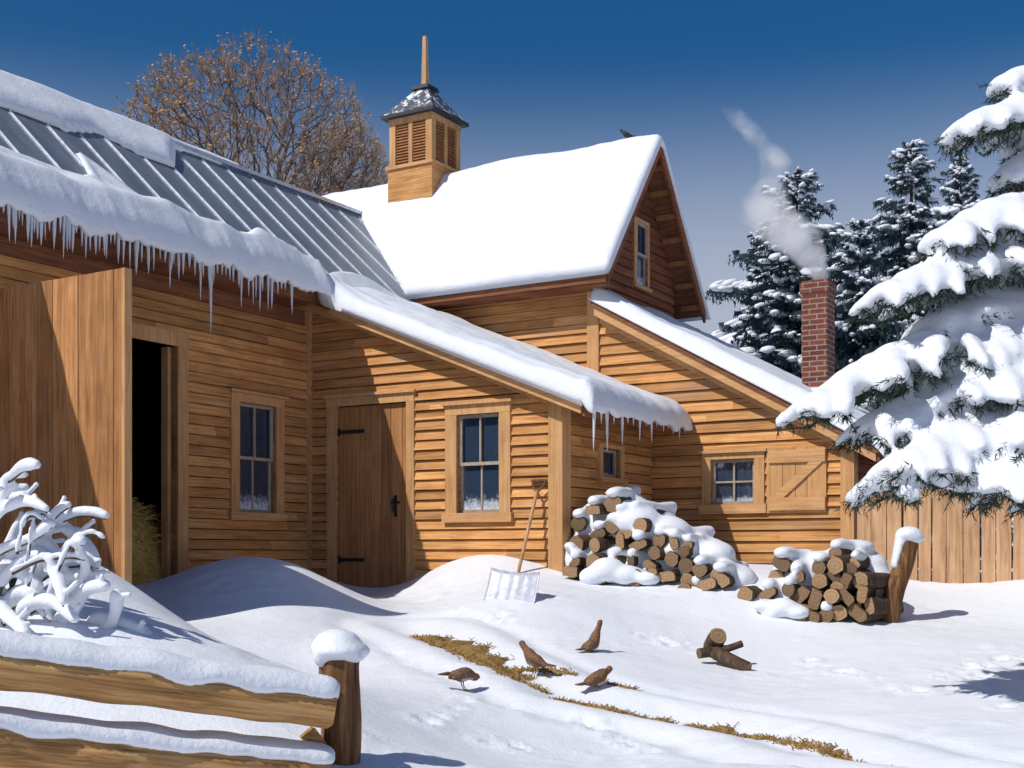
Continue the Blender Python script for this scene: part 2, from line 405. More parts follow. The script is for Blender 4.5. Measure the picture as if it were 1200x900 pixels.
def gpix(px, py):
    d = np.arange(5.0, 18, .02); x = (px-600)/F*d; z = CZ+(HOR-py)/F*d
    k = np.argmax(z <= height(x, d)); return Vector((x[k], d[k], float(height(x[k:k+1], d[k:k+1])[0])))
track = [gpix(*p) for p in [(478,736),(500,742),(560,765),(610,785),(660,812),(760,835),(830,848),(880,856),(1000,880),(1060,893),(1110,899)]]
track = np.array([(p.x, p.y) for p in track])
def track_dist(X, Y):
    best = np.full(X.shape, 1e9)
    for a, b in zip(track[:-1], track[1:]):
        d = b-a; t = np.clip(((X-a[0])*d[0]+(Y-a[1])*d[1])/(d@d), 0, 1)
        best = np.minimum(best, np.hypot(X-a[0]-t*d[0], Y-a[1]-t*d[1]))
    return best
def axis(lo, hi, step, far):
    a = np.arange(lo, hi+1e-6, step); ext = []
    v, s = hi, step
    while v < far: s *= 1.25; v += s; ext.append(v)
    e2 = []; v, s = lo, step
    while v > -far: s *= 1.25; v -= s; e2.append(v)
    return np.concatenate([e2[::-1], a, ext])
gx = axis(-6.2, 7.0, .045, 500); gy = axis(5.2, 17, .045, 500)
GX, GY = np.meshgrid(gx, gy)
GZ = height(GX, GY)
near = np.exp(-(np.maximum(np.abs(GX)-8, 0)**2+np.maximum(np.abs(GY-11)-8, 0)**2)/4)
td = track_dist(GX, GY)
side = np.exp(-(td/.17)**2)*.06-np.exp(-((td-.36)/.11)**2)*.022+np.exp(-((td-.62)/.10)**2)*.03
NZ = np.zeros(GX.shape)
for j in range(GX.shape[0]):
    if gy[j] < 4.5 or gy[j] > 18: continue
    for i in range(GX.shape[1]):
        x, y = gx[i], gy[j]
        if abs(x) > 8: continue
        n = noise.noise((x*.55, y*.8, 3.1))*.035+noise.noise((x*2.1+9, y*2.8, 1))*.012
        q = noise.noise((x*7, y*9, 5.2))+.6*noise.noise((x*14, y*16, 2.2)); rough = max(0, noise.noise((x*.8+4, y*1.1, 8))+.12)
        n += q*.015*min(1, rough*2.4)
        NZ[j, i] = n
GZ = GZ+(NZ-side)*near
# footprints scattered across the yard
fp = []
for (px, py, dx, dy, k) in [(530,712,10,2,8),(745,745,14,3,8),(500,845,12,-5,5),(690,850,14,7,6),(950,775,16,5,9),(1090,800,14,-4,8),(1130,770,9,12,6),(580,870,13,3,4)]:
    for i in range(k):
        p = gpix(px+dx*i+random.uniform(-4, 4), py+dy*i+random.uniform(-4, 4)); fp.append((p.x, p.y, random.uniform(.025, .045), random.uniform(.03, .06)))
for (x, y, dp, rr) in fp:
    r2 = ((GX-x)/rr)**2+((GY-y)/(rr*1.3))**2
    GZ -= dp*np.exp(-r2)-dp*.6*np.exp(-((np.sqrt(r2)-1.7)/.5)**2)
nx, ny = len(gx), len(gy)
me = bpy.data.meshes.new('snowy_ground')
verts = np.stack([GX.ravel(), GY.ravel(), GZ.ravel()], 1)
ii, jj = np.meshgrid(np.arange(nx-1), np.arange(ny-1)); a = (jj*nx+ii).ravel()
faces = np.stack([a, a+1, a+nx+1, a+nx], 1)
me.vertices.add(len(verts)); me.vertices.foreach_set('co', verts.ravel())
me.loops.add(faces.size); me.loops.foreach_set('vertex_index', faces.ravel())
me.polygons.add(len(faces)); me.polygons.foreach_set('loop_start', np.arange(0, faces.size, 4)); me.polygons.foreach_set('loop_total', np.full(len(faces), 4))
me.polygons.foreach_set('use_smooth', np.ones(len(faces), bool)); me.update(); me.validate()
me.materials.append(M['ground'])
go = bpy.data.objects.new('snowy_ground', me); COL.objects.link(go); go['kind'] = 'structure'

# ------------------------------------------------------------------ building helpers
def inpoly_interval(poly, z):
    xs = []
    n = len(poly)
    for i in range(n):
        (x0, z0), (x1, z1) = poly[i], poly[(i+1) % n]
        if (z0 <= z < z1) or (z1 <= z < z0): xs.append(x0+(x1-x0)*(z-z0)/(z1-z0))
    return (min(xs), max(xs)) if len(xs) >= 2 else None
def siding(mb, mp, poly, holes=(), e=.118, depth=.10, lap=.036, joint=1.9):
    """poly in (s,z), convex; mp(s,z,out) -> frame coords. One sawtooth course after another, openings left open."""
    z0 = min(p[1] for p in poly); z1 = max(p[1] for p in poly)
    k0 = math.floor(z0/e)
    for k in range(k0, int(z1/e)+1):
        a, b = k*e, (k+1)*e
        rr = random.Random(k*7+int(z0*100)); wob = rr.uniform(-.004, .004)
        cuts = {a, b}
        for h in holes:
            for zz in (h[1], h[3]):
                if a < zz < b: cuts.add(zz)
        for p in poly:
            if a < p[1] < b: cuts.add(p[1])
        cuts = sorted(cuts)
        js = [rr.uniform(-1, 1)]
        while js[-1] < 14: js.append(js[-1]+rr.uniform(joint*.7, joint*1.5))
        s_ = js[0]
        while s_ > -14: s_ -= rr.uniform(joint*.7, joint*1.5); js.insert(0, s_)
        for c, d in zip(cuts[:-1], cuts[1:]):
            g_ = .012 if abs(c-a) < 1e-6 else 0
            I0 = inpoly_interval(poly, c+1e-4); I1 = inpoly_interval(poly, d-1e-4)
            if not I0 and not I1: continue
            if not I0: I0 = ((I1[0]+I1[1])/2,)*2
            if not I1: I1 = ((I0[0]+I0[1])/2,)*2
            segs = [(min(I0[0], I1[0]), max(I0[1], I1[1]))]
            for h in holes:
                if h[1] <= c+1e-5 and h[3] >= d-1e-5:
                    ns = []
                    for (p, q) in segs:
                        if h[2] <= p or h[0] >= q: ns.append((p, q)); continue
                        if h[0] > p: ns.append((p, h[0]))
                        if h[2] < q: ns.append((h[2], q))
                    segs = ns
            fin = []
            for (p, q) in segs:
                cutp = [p]+[j for j in js if p+.15 < j < q-.15]+[q]
                fin += list(zip(cutp[:-1], cutp[1:]))
            o0 = lap-(lap-.004)*(c-a)/e+wob; o1 = lap-(lap-.004)*(d-a)/e+wob
            for (p, q) in fin:
                p0, q0 = max(p, I0[0]), min(q, I0[1]); p1, q1 = max(p, I1[0]), min(q, I1[1])
                if q0 < p0: p0 = q0 = min(max((p0+q0)/2, p), q)
                if q1 < p1: p1 = q1 = min(max((p1+q1)/2, p), q)
                if q0-p0 < .003 and q1-p1 < .003: continue
                if q1-p1 < .003: q1 = p1+.003
                if q0-p0 < .003: q0 = p0+.003
                mb.prism([mp(p0, c, -depth), mp(q0, c, -depth), mp(q1, d, -depth), mp(p1, d, -depth)],
                         [mp(p0, c+g_, o0), mp(q0, c+g_, o0), mp(q1, d, o1), mp(p1, d, o1)])
def vboards(mb, mp, poly, wdt=.16, thick=.03, holes=(), gap=.006):
    s0 = min(p[0] for p in poly); s1 = max(p[0] for p in poly); rr = random.Random(int(s0*100)+5)
    s = s0
    def zint(x):
        q = [(p[1], p[0]) for p in poly]
        return inpoly_interval(q, x)
    while s < s1-1e-4:
        ww = min(wdt*rr.uniform(.8, 1.2), s1-s)
        if s1-(s+ww) < wdt*.35: ww = s1-s
        a = zint(s+1e-4); b = zint(s+ww-1e-4); o = thick+rr.uniform(-.004, .004)
        if a and b:
            mb.prism([mp(s+gap/2, a[0], 0), mp(s+ww-gap/2, b[0], 0), mp(s+ww-gap/2, b[1], 0), mp(s+gap/2, a[1], 0)],
                     [mp(s+gap/2, a[0], o), mp(s+ww-gap/2, b[0], o), mp(s+ww-gap/2, b[1], o), mp(s+gap/2, a[1], o)])
        s += ww
def mv(v0):  return lambda s, z, o: (s, v0-o, z)       # wall facing -v, s = u
def mu(u0):  return lambda s, z, o: (u0+o, s, z)       # wall facing +u, s = v
def rbox(mb, mp, s0, z0, s1, z1, o0, o1, m=0):
    mb.prism([mp(s0, z0, o0), mp(s1, z0, o0), mp(s1, z1, o0), mp(s0, z1, o0)], [mp(s0, z0, o1), mp(s1, z0, o1), mp(s1, z1, o1), mp(s0, z1, o1)], m)

def window(parent, base, mp, rect, sash, cols=2, rows=2, double=True, frame_m=None, curtain=False, drip=True, fw=None, mull=.022, off=0):
    """rect = outer frame, sash = glazed opening"""
    frame_m = frame_m or M['trim_v']
    s0, z0, s1, z1 = rect; a0, b0, a1, b1 = sash
    fr = MB()
    rbox(fr, mp, s0, b0, a0, b1, -.10, .045); rbox(fr, mp, a1, b0, s1, b1, -.10, .045)
    rbox(fr, mp, s0, b1, s1, z1, -.10, .048)
    if drip: rbox(fr, mp, s0-.035, z1+.002, s1+.035, z1+.035, -.02, .085)
    W_ = fr.build('window', frame_m, parent, base)
    si = MB(); rbox(si, mp, s0-.03, z0, s1+.03, b0, -.10, .075); si.build('sill', M['trim'], W_)
    W_.children[0].location = (0,0,0)
    for c in W_.children:
        for vert in c.data.vertices: vert.co -= Vector(base)
    sb = MB(); t = mull; st = .038
    def grid(x0, y0, x1, y1, o, nr):
        rbox(sb, mp, x0, y0, x0+st, y1, o-.03, o); rbox(sb, mp, x1-st, y0, x1, y1, o-.03, o)
        rbox(sb, mp, x0+st, y0, x1-st, y0+st, o-.03, o); rbox(sb, mp, x0+st, y1-st, x1-st, y1, o-.03, o)
        for i in range(1, cols):
            x = x0+(x1-x0)*i/cols; rbox(sb, mp, x-t/2, y0+st, x+t/2, y1-st, o-.028, o-.004)
        for i in range(1, nr):
            y = y0+(y1-y0)*i/nr; rbox(sb, mp, x0+st, y-t/2, x1-st, y+t/2, o-.027, o-.006)
    if double:
        zm = (b0+b1)/2
        grid(a0+.002, b0+.002, a1-.002, zm+.02, -.045+off, max(1, rows//2)); grid(a0+.002, zm-.02, a1-.002, b1-.002, -.012+off, max(1, rows//2))
    else:
        grid(a0+.002, b0+.002, a1-.002, b1-.002, -.02+off, rows)
    so = sb.build('sash', M['sash'], W_, base)
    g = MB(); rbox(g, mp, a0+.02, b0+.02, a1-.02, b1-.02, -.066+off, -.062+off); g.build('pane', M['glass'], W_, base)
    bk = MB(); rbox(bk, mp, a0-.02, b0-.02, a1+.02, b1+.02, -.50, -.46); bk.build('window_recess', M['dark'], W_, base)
    if curtain:
        cu = MB(); zt = b1-.02; zb_ = (b0+b1)/2-.02; ww = (a1-a0)
        for (x0, x1) in ((a0+.10*ww, a0+.40*ww), (a1-.36*ww, a1-.06*ww)):
            n = 10; fv = []
            for i in range(n+1):
                x = x0+(x1-x0)*i/n; o = -.095+.014*math.sin(i*1.9)
                fv += [mp(x, zb_+.02*math.sin(i), o), mp(x, zt, o)]
            cu.add(fv, [(2*i, 2*i+2, 2*i+3, 2*i+1) for i in range(n)], 0, True)
        cu.build('curtain', M['curtain'], W_, base)
    return W_

def snow_sheet(name, parent, base, poly, zf, T=.2, Rr=.25, step=.06, under=.02, seed=0, droop=None, T2=None, nscale=1.0, mat=None, extra=None):
    """snow lying on zf(u,v), outline poly in (u,v); rounded edge; closed underneath"""
    P = np.array(poly); n = len(P)
    xs = np.arange(P[:, 0].min()-step, P[:, 0].max()+step*2, step); ys = np.arange(P[:, 1].min()-step, P[:, 1].max()+step*2, step)
    X, Y = np.meshgrid(xs, ys); 
    best = np.full(X.shape, 1e9); BX = X.copy(); BY = Y.copy(); ins = np.zeros(X.shape, bool)
    for i in range(n):
        a, b = P[i], P[(i+1) % n]; d = b-a
        t = np.clip(((X-a[0])*d[0]+(Y-a[1])*d[1])/(d@d+1e-12), 0, 1)
        qx, qy = a[0]+t*d[0], a[1]+t*d[1]; dd = np.hypot(X-qx, Y-qy); m = dd < best
        best[m] = dd[m]; BX[m] = qx[m]; BY[m] = qy[m]
        c = ((a[1] > Y) != (b[1] > Y)) & (X < (b[0]-a[0])*(Y-a[1])/((b[1]-a[1]) or 1e-12)+a[0]); ins ^= c
    ny_, nx_ = X.shape
    keep = []; used = {}
    for j in range(ny_-1):
        for i in range(nx_-1):
            q = ((j, i), (j, i+1), (j+1, i+1), (j+1, i))
            if sum(bool(ins[k]) for k in q) >= 1: keep.append(q)
    mb = MB(); tv = []; bv = []
    for q in keep:
        for k in q:
            if k not in used:
                used[k] = len(tv)
                if ins[k]: x, y, d = X[k], Y[k], best[k]
                else: x, y, d = BX[k], BY[k], 0.0
                r = min(d/(Rr(BX[k], BY[k]) if callable(Rr) else Rr), 1); th = T*math.sqrt(max(0, 1-(1-r)**2))
                th *= 1+.25*noise.noise((x*1.3*nscale+seed, y*1.3*nscale, seed*.7))+.08*noise.noise((x*5, y*5+seed, 2))
                if extra: th += extra(x, y, d)
                z = zf(x, y)
                dr = droop(x, y, d) if droop else 0
                tv.append((x, y, z+max(th, 0)-dr*.4)); bv.append((x, y, z-(under if d > 0 else 0)-dr))
    nt_ = len(tv); fs = []; edges = {}
    for q in keep:
        f = [used[k] for k in q]; fs.append(tuple(f)); fs.append(tuple(i+nt_ for i in f[::-1]))
        for a, b in zip(f, f[1:]+f[:1]):
            if (b, a) in edges: edges.pop((b, a))
            else: edges[(a, b)] = 1
    for (a, b) in edges: fs.append((b, a, a+nt_, b+nt_))
    mb.add(tv+bv, fs, 0, True)
    o = mb.build(name, mat or M['snow'], parent, base)
    bm = bmesh.new(); bm.from_mesh(o.data); bmesh.ops.remove_doubles(bm, verts=bm.verts, dist=.0005); bm.to_mesh(o.data); bm.free()
    return o

def icicle(parent, base, p, L, r):
    mb = MB(); n = max(4, int(L/.05)); pts = []; rad = []
    ph = random.uniform(0, 6); dx = random.uniform(-.02, .02)
    for i in range(n+1):
        t = i/n; pts.append((p[0]+dx*t*L, p[1]+dx*.5*t*L, p[2]-L*t)); rad.append(max(.0012, r*(1-t)**.75*(1+.12*math.sin(ph+i*1.7))+.0015))
    mb.tube(pts, rad, 7); return mb.build('icicle', M['ice'], parent, base)

# ================================================================= LONG BARN with lean-to (walls A, B, C)
ZB = 1.1
PA = 0.93; EZ = 4.90; LZ = 4.76; EU = .45            # roof pitch, eave height and overhang over wall A
PL = .405                               # lean-to pitch
UR = -1.62                               # ridge
def zA(u): return EZ+PA*(EU-u)
def zL(u): return LZ-PL*(u-EU)
UC = 3.64                               # wall C
VD = 2.4                                # front wall plane of the two buildings behind
baseA = (0, 0, ZB)
barn = thing('timber_barn', b2w(*baseA), 'long clapboard barn with half bare metal roof, icicle fringe and plank lean-to door', 'barn', rz=-TH)
mA, mB_, mC = mu(0.0), mv(0.0), mu(UC)
# openings
dwy = (-4.66, .9, pix_u(205, 500, 0)[0], pix_u(182, 402, 0)[1])          # doorway in wall A
wA = (pix_u(268,0,0)[0], pix_u(300,610,0)[1], pix_u(330,0,0)[0], pix_u(300,464,0)[1])
wAs = (pix_u(278,0,0)[0], pix_u(300,601,0)[1], pix_u(321,0,0)[0], pix_u(300,474,0)[1])
wB = (pix_v(524,0,0)[0], pix_v(562,612,0)[1], pix_v(600,0,0)[0], pix_v(562,474,0)[1])
wBs = (pix_v(537,0,0)[0], pix_v(562,601,0)[1], pix_v(587,0,0)[0], pix_v(562,485,0)[1])
dB = (pix_v(385,0,0)[0], .9, pix_v(487,0,0)[0], pix_v(436,464,0)[1])
dBs = (pix_v(396,0,0)[0], .9, pix_v(478,0,0)[0], pix_v(436,474,0)[1])
wC = (pix_u(699,0,UC)[0], pix_u(712,566,UC)[1], pix_u(728,0,UC)[0], pix_u(712,521,UC)[1])
wCs = (pix_u(703,0,UC)[0], pix_u(712,560,UC)[1], pix_u(724,0,UC)[0], pix_u(712,526,UC)[1])
mb = MB()
siding(mb, mA, [(-11, .8), (-.001, .8), (-.001, 4.95), (-11, 4.95)], [dwy, wAs])
mb.build('side_wall', M['siding'], barn, baseA)
mb = MB()
siding(mb, mB_, [(.0, .8), (UC-.1, .8), (UC-.1, zL(UC)-.1), (EU, LZ-.09), (0, LZ+.25)], [wBs, dBs])
mb.build('front_wall', M['siding'], barn, baseA)
mb = MB()
siding(mb, mC, [(.0, .8), (VD-.03, .8), (VD-.03, zL(UC)-.1), (0, zL(UC)-.1)], [wCs])
mb.build('end_wall', M['siding'], barn, baseA)
# corner boards
mb = MB()
rbox(mb, mB_, UC-.13, .8, UC+.05, zL(UC)-.06, .0, .05); mb.build('corner_board', M['trim_v'], barn, baseA)
mb = MB(); rbox(mb, mC, .002, .8, .15, zL(UC)-.08, .001, .048); mb.build('corner_board', M['trim_v'], barn, baseA)
mb = MB(); rbox(mb, mB_, .002, .8, .09, LZ+.1, .0, .035); mb.build('corner_board', M['trim_v'], barn, baseA)
# back walls, inner floor, ceiling (close the volume)
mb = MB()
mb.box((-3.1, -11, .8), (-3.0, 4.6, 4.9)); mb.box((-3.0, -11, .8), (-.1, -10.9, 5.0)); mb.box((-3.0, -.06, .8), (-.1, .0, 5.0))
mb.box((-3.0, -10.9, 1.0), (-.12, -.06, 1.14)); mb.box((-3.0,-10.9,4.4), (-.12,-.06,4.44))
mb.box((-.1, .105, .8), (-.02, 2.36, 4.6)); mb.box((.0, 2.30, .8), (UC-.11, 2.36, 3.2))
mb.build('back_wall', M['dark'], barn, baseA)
# wall A header band under the eave
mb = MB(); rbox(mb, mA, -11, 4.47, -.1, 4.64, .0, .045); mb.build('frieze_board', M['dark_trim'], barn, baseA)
# doorway frame
mb = MB()
rbox(mb, mA, dwy[2], .9, dwy[2]+.16, dwy[3]+.16, -.1, .05); rbox(mb, mA, dwy[0]-.12, dwy[3], dwy[2]-.002, dwy[3]+.16, -.1, .052)
rbox(mb, mA, dwy[2]-.05, .9, dwy[2]-.002, dwy[3], -.16, -.06)
mb.build('door_frame', M['trim_v'], barn, baseA)
# open barn door
VL = -4.73; UL = 1.97; ZLt = 4.06
def mL(s, z, o): return (s, VL-o, z)
mb = MB()
rr = random.Random(3)
vboards(mb, mL, [(.06, .95), (UL, .95), (UL, ZLt), (.06, ZLt)], .2, .035)
ld = mb.build('barn_door', M['siding_v'], barn, baseA)
mb = MB()
for z in (1.5, 2.6, 3.8): rbox(mb, mL, .1, z, UL-.05, z+.16, -.035, -.002)
rbox(mb, mL, UL+.001, .95, UL+.04, ZLt, -.035, .045)
mb.build('batten', M['trim_v'], ld, baseA)
# small plank door B
mb = MB()
rbox(mb, mB_, dB[0], .9, dBs[0], dBs[3], -.1, .04); rbox(mb, mB_, dBs[2], .9, dB[2], dBs[3], -.1, .04)
rbox(mb, mB_, dB[0], dBs[3], dB[2], dB[3], -.1, .042); rbox(mb, mB_, dB[0]-.03, dB[3]+.002, dB[2]+.03, dB[3]+.035, -.02, .075)
mb.build('door_frame', M['trim_v'], barn, baseA)
mb = MB(); vboards(mb, lambda s, z, o: (s, .055-o, z), [(dBs[0]+.005, .95), (dBs[2]-.005, .95), (dBs[2]-.005, dBs[3]-.006), (dBs[0]+.005, dBs[3]-.006)], .15, .04)
pd = mb.build('plank_door', M['door'], barn, baseA)
for py in (506, 656):
    z = pix_v(410, py, 0)[1]; mb = MB()
    rbox(mb, mB_, dBs[0]+.0, z-.022, dBs[0]+.40, z+.022, -.012, -.002); rbox(mb, mB_, dBs[0]-.01, z-.045, dBs[0]+.03, z+.045, -.012, .006)
    mb.build('strap_hinge', M['iron'], pd, baseA)
uL, zl = pix_v(463, 592, 0); mb = MB()
rbox(mb, mB_, uL-.018, zl-.14, uL+.018, zl+.12, -.013, -.004)
mb.tube([b for b in [(uL, .008, zl+.09), (uL, -.045, zl+.06), (uL, -.055, zl), (uL, -.045, zl-.06), (uL, .008, zl-.1)]], .012, 6)
rbox(mb, mB_, uL-.06, zl+.02, uL+.06, zl+.045, -.012, .004)
mb.build('latch', M['iron'], pd, baseA)
window(barn, baseA, mA, wA, wAs)
window(barn, baseA, mB_, wB, wBs, curtain=True)
window(barn, baseA, mC, wC, wCs, cols=1, rows=1, double=False, drip=False)
# straw heaped inside the doorway
mb = MB(); rs = random.Random(4)
for k in range(2600):
    a0, e0 = rs.uniform(0, 6.28), rs.uniform(0, 1); u, v = -.60+.52*e0*math.cos(a0), -2.7+1.1*e0*math.sin(a0); z = 1.12+1.1*math.sqrt(1-e0*e0)+rs.uniform(-.02, .05)
    a = rs.uniform(0, 6.28); L = rs.uniform(.05, .14); dz = rs.uniform(-.05, .05); 
    mb.beam((u, v, z), (u+L*math.cos(a), v+L*math.sin(a), z+dz), .012, .008)
straw = mb
h = MB()
h.ball((-.60, -2.7, 1.12), (.50, 1.08, 1.08), seg=20, ring=12)
for vv, ff in ((h.v, h.f),): straw.add(vv, ff, 0, True)
sb_ = b2w(-.6, -3.4, 1.14)
so = thing('straw_heap', sb_, 'heap of golden straw just inside the dark barn doorway', 'straw', rz=-TH)
straw.build('straw', M['straw'], so, (-.6, -3.4, 1.14))

# metal roof deck
mb = MB()
VE = 3.9
mb.prism([(UR, -11.3, zA(UR)-.05), (EU, -11.3, EZ-.05), (EU, VE, EZ-.05), (UR, VE, zA(UR)-.05)],
         [(UR, -11.3, zA(UR)), (EU, -11.3, EZ), (EU, VE, EZ), (UR, VE, zA(UR))])
mb.prism([(UR*2-EU-.3, -11.3, EZ-.35), (UR-.004, -11.3, zA(UR)-.05), (UR-.004, 2.6, zA(UR)-.05), (UR*2-EU-.3, 2.6, EZ-.35)],
         [(UR*2-EU-.3, -11.3, EZ-.3), (UR-.004, -11.3, zA(UR)), (UR-.004, 2.6, zA(UR)), (UR*2-EU-.3, 2.6, EZ-.3)])
rf = mb.build('metal_roof', M['metal'], barn, baseA)
mb = MB()
v = -11.1
while v < VE-.05:
    mb.beam((UR, v, zA(UR)+.012), (EU-.01, v, EZ+.012+.01), .016, .020, up=(1, 0, 1)); v += .47
mb.build('roof_seam', M['seam'], rf, baseA)
mb = MB(); mb.beam((UR, -11.3, zA(UR)+.02), (UR, VE, zA(UR)+.02), .12, .05); mb.build('ridge_cap', M['seam'], rf, baseA)
# eave fascia and soffit of wall A
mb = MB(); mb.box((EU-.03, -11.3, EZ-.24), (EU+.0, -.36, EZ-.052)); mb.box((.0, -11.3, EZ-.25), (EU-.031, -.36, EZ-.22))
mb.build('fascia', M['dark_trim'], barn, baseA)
# lean-to roof
mb = MB(); UE = UC+.42; VF = -.24
mb.prism([(EU, VF, LZ-.06), (UE, VF, zL(UE)-.06), (UE, VD-.03, zL(UE)-.06), (EU, VD-.03, LZ-.06)],
         [(EU, VF, LZ-.004), (UE, VF, zL(UE)-.004), (UE, VD-.03, zL(UE)-.004), (EU, VD-.03, LZ-.004)])
mb.build('lean_to_roof', M['dark_trim'], barn, baseA)
def rake(mb, u0, u1, v, zf, drop, hgt, th, m=0):
    mb.prism([(u0, v, zf(u0)-drop-hgt), (u1, v, zf(u1)-drop-hgt), (u1, v, zf(u1)-drop), (u0, v, zf(u0)-drop)],
             [(u0, v+th, zf(u0)-drop-hgt), (u1, v+th, zf(u1)-drop-hgt), (u1, v+th, zf(u1)-drop), (u0, v+th, zf(u0)-drop)], m)
mb = MB(); rake(mb, EU+.0, UE, VF-.03, zL, .0, .085, .05); mb.build('rake_moulding', M['dark_trim'], barn, baseA)
mb = MB(); rake(mb, EU+.1, UE-.04, VF, zL, .088, .10, .04); rake(mb, .02, UC+.02, -.045, zL, .15, .10, .045)
mb.build('rake_board', M['trim'], barn, baseA)
mb = MB(); mb.box((UE-.03, VF+.02, zL(UE)-.20), (UE, VD-.04, zL(UE)-.062)); mb.build('fascia', M['dark_trim'], barn, baseA)

# snow on the barn roof: (image outline of the bare metal, thrown back on to the roof plane)
def onA(px, py): return pix_plane(px, py, EZ+PA*EU, -PA, 0)
up = [onA(*p) for p in [(280,197),(262,190),(236,186),(206,176),(205,199),(165,184),(115,158),(80,156),(45,143),(-5,124),(-60,100)]]
vv0 = -11.2
upper = [(UR-.12, vv0), (UR-.12, up[0][1]+.05)]+[(max(u, UR+.02), v) for u, v in up]+[(up[-1][0], vv0)]
snow_sheet('roof_snow', barn, baseA, [(u, v) for u, v in upper], lambda u, v: zA(max(u, UR))+.02-(max(0, UR-u))*.9, T=.13, Rr=.14, step=.05, seed=3)
lo = [onA(*p) for p in [(-60,160),(0,176),(35,190),(67,203),(95,211),(104,208),(94,190),(88,181),(110,195),(160,231),(187,252),(207,258),(240,278),(277,292),(279,275),(303,295),(330,308),(378,331),(392,326),(402,328),(425,338),(460,354),(500,374)]]
lo = [(min(u, EU-.02), v) for u, v in lo]
lower = [(EU+.17, vv0), (lo[0][0], vv0)]+lo+[(.62, VD-.03), (UE+.16, VD-.03), (UE+.16, VF-.10), (EU+.6, VF-.10), (EU+.26, VF-.13), (EU+.17, VF-.35)]
def zAL(u, v):
    t = min(1, max(0, (u-(EU-.25))/.5)); a = zA(u); b = zL(u)
    if v < VF-.13 and u < EU+.45: return zA(min(u, EU+.03))+.02 if u < EU else EZ+.02-.35*(u-EU)
    return (max(a, b) if u < EU else b)+.02
def droopA(u, v, d):
    r = 0
    if v < VF+.1 and u > EU-.02: r = (.10+.09*noise.noise((v*3.2, 0, 4))+.07*noise.noise((v*11, 2, 4)))*min(1, (u-EU+.02)/.1)
    if u > UE-.02: r = (.10+.07*noise.noise((v*5, 1, 7)))*min(1, (u-UE+.02)/.1)
    return max(r, 0)
def xtra(u, v, d):
    if u < .0 and v < VF+2: pass
    if v > VF+.05: return -.10*min(1, d/.15)*max(0, min(1, (.38-u)/.6))+.05*math.exp(-((u-.5)/.4)**2)*min(1, d/.2)+.03*noise.noise((v*2.4, u*1.5, 9))*min(1, d/.25)
    return -.145*min(1, d/.15)*max(0, min(1, (.38-u)/.6)) + .13*math.exp(-((u-.45)/.38)**2)*min(1, d/.2) + (.07*noise.noise((v*2.4, u*1.5, 9))+.03)*min(1, d/.25)*math.exp(-((u-.3)/.5)**2)
rs_low = snow_sheet('roof_snow', barn, baseA, lower, zAL, T=.185, Rr=lambda a, b: .30 if a < EU+.05 else .11, step=.04, seed=8, droop=droopA, extra=xtra)
random.seed(21)
# icicles under the long eave
big = {247: (82, .026), 235: (48, .019), 283: (40, .018), 305: (38, .018), 342: (32, .015), 215: (24, .02), 37: (36, .02), 78: (34, .02), 18: (40, .022), 160: (34, .03), 122: (24, .02), 201: (22, .02)}
def hang(px, L_px, r, k=None):
    uu = EU+random.uniform(.10, .15); v, _ = pix_u(px, 300, uu); d = (b2w(uu, v, 0)).y
    if v > VF-.35: v = VF-.35
    z = EZ-.07+random.uniform(-.03, .02)
    icicle(rs_low, baseA, (uu, v, z), L_px/F*d+.07, r)
for px, (L_, r_) in big.items(): hang(px, L_, r_)
px = -20.
while px < 345:
    hang(px, random.choice([8, 12, 16, 20, 26, 34])*random.uniform(.7, 1.3), random.uniform(.012, .026)); px += random.uniform(3.5, 8)
for k in range(16):
    t = k/15; v = VF+.02+t*(VD-VF-.2)+random.uniform(-.04, .04)
    Lk = [.34, .12, .33, .10, .26, .07, .08, .20, .06, .20, .05, .08, .05, .09, .12, .06][k]
    icicle(rs_low, baseA, (UE+.12, v, zL(UE)-.06), Lk*1.35+.06, .012+.028*Lk)

# ================================================================= GABLED BARN (main, with cupola)
UG = 2.87; VR = 3.6; VB = 4.8; ZE = 5.22; PE = 1.30
def zE(v): return ZE+PE*(v-2.0) if v <= VR else ZE+PE*(2*VR-2.0-v)
ZR = zE(VR)
baseE = (UG-3, VD, 1.2)
gb = thing('gabled_barn', b2w(*baseE), 'tall steep gabled barn with snowy roof and louvred cupola behind the long barn', 'barn', rz=-TH)
mE, mG = mv(VD), mu(UG)
mb = MB(); siding(mb, mE, [(-3.3, 1.0), (UG-.1, 1.0), (UG-.1, zE(VD)-.08), (-3.3, zE(VD)-.08)], e=.125); mb.build('front_wall', M['siding'], gb, baseE)
gw = (pix_u(740,0,UG)[0], pix_u(749,340,UG)[1], pix_u(758,0,UG)[0], pix_u(749,258,UG)[1])
gws = (pix_u(743,0,UG)[0], pix_u(749,336,UG)[1], pix_u(756,0,UG)[0], pix_u(749,262,UG)[1])
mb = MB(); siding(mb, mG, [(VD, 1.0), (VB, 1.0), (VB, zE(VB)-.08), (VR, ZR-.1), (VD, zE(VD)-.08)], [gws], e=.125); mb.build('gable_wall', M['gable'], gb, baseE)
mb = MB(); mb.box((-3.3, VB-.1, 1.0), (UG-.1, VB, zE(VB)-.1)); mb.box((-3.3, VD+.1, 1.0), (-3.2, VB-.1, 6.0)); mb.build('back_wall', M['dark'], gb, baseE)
mb = MB(); rbox(mb, mE, UG-.13, 1.0, UG+.04, zE(VD)-.12, .0, .05); mb.build('corner_board', M['trim_v'], gb, baseE); mb = MB(); rbox(mb, mG, VD+.002, 1.0, VD+.13, zE(VD)-.12, .001, .045); mb.build('corner_board', M['trim_v'], gb, baseE)
UGE = UG+.34
mb = MB()
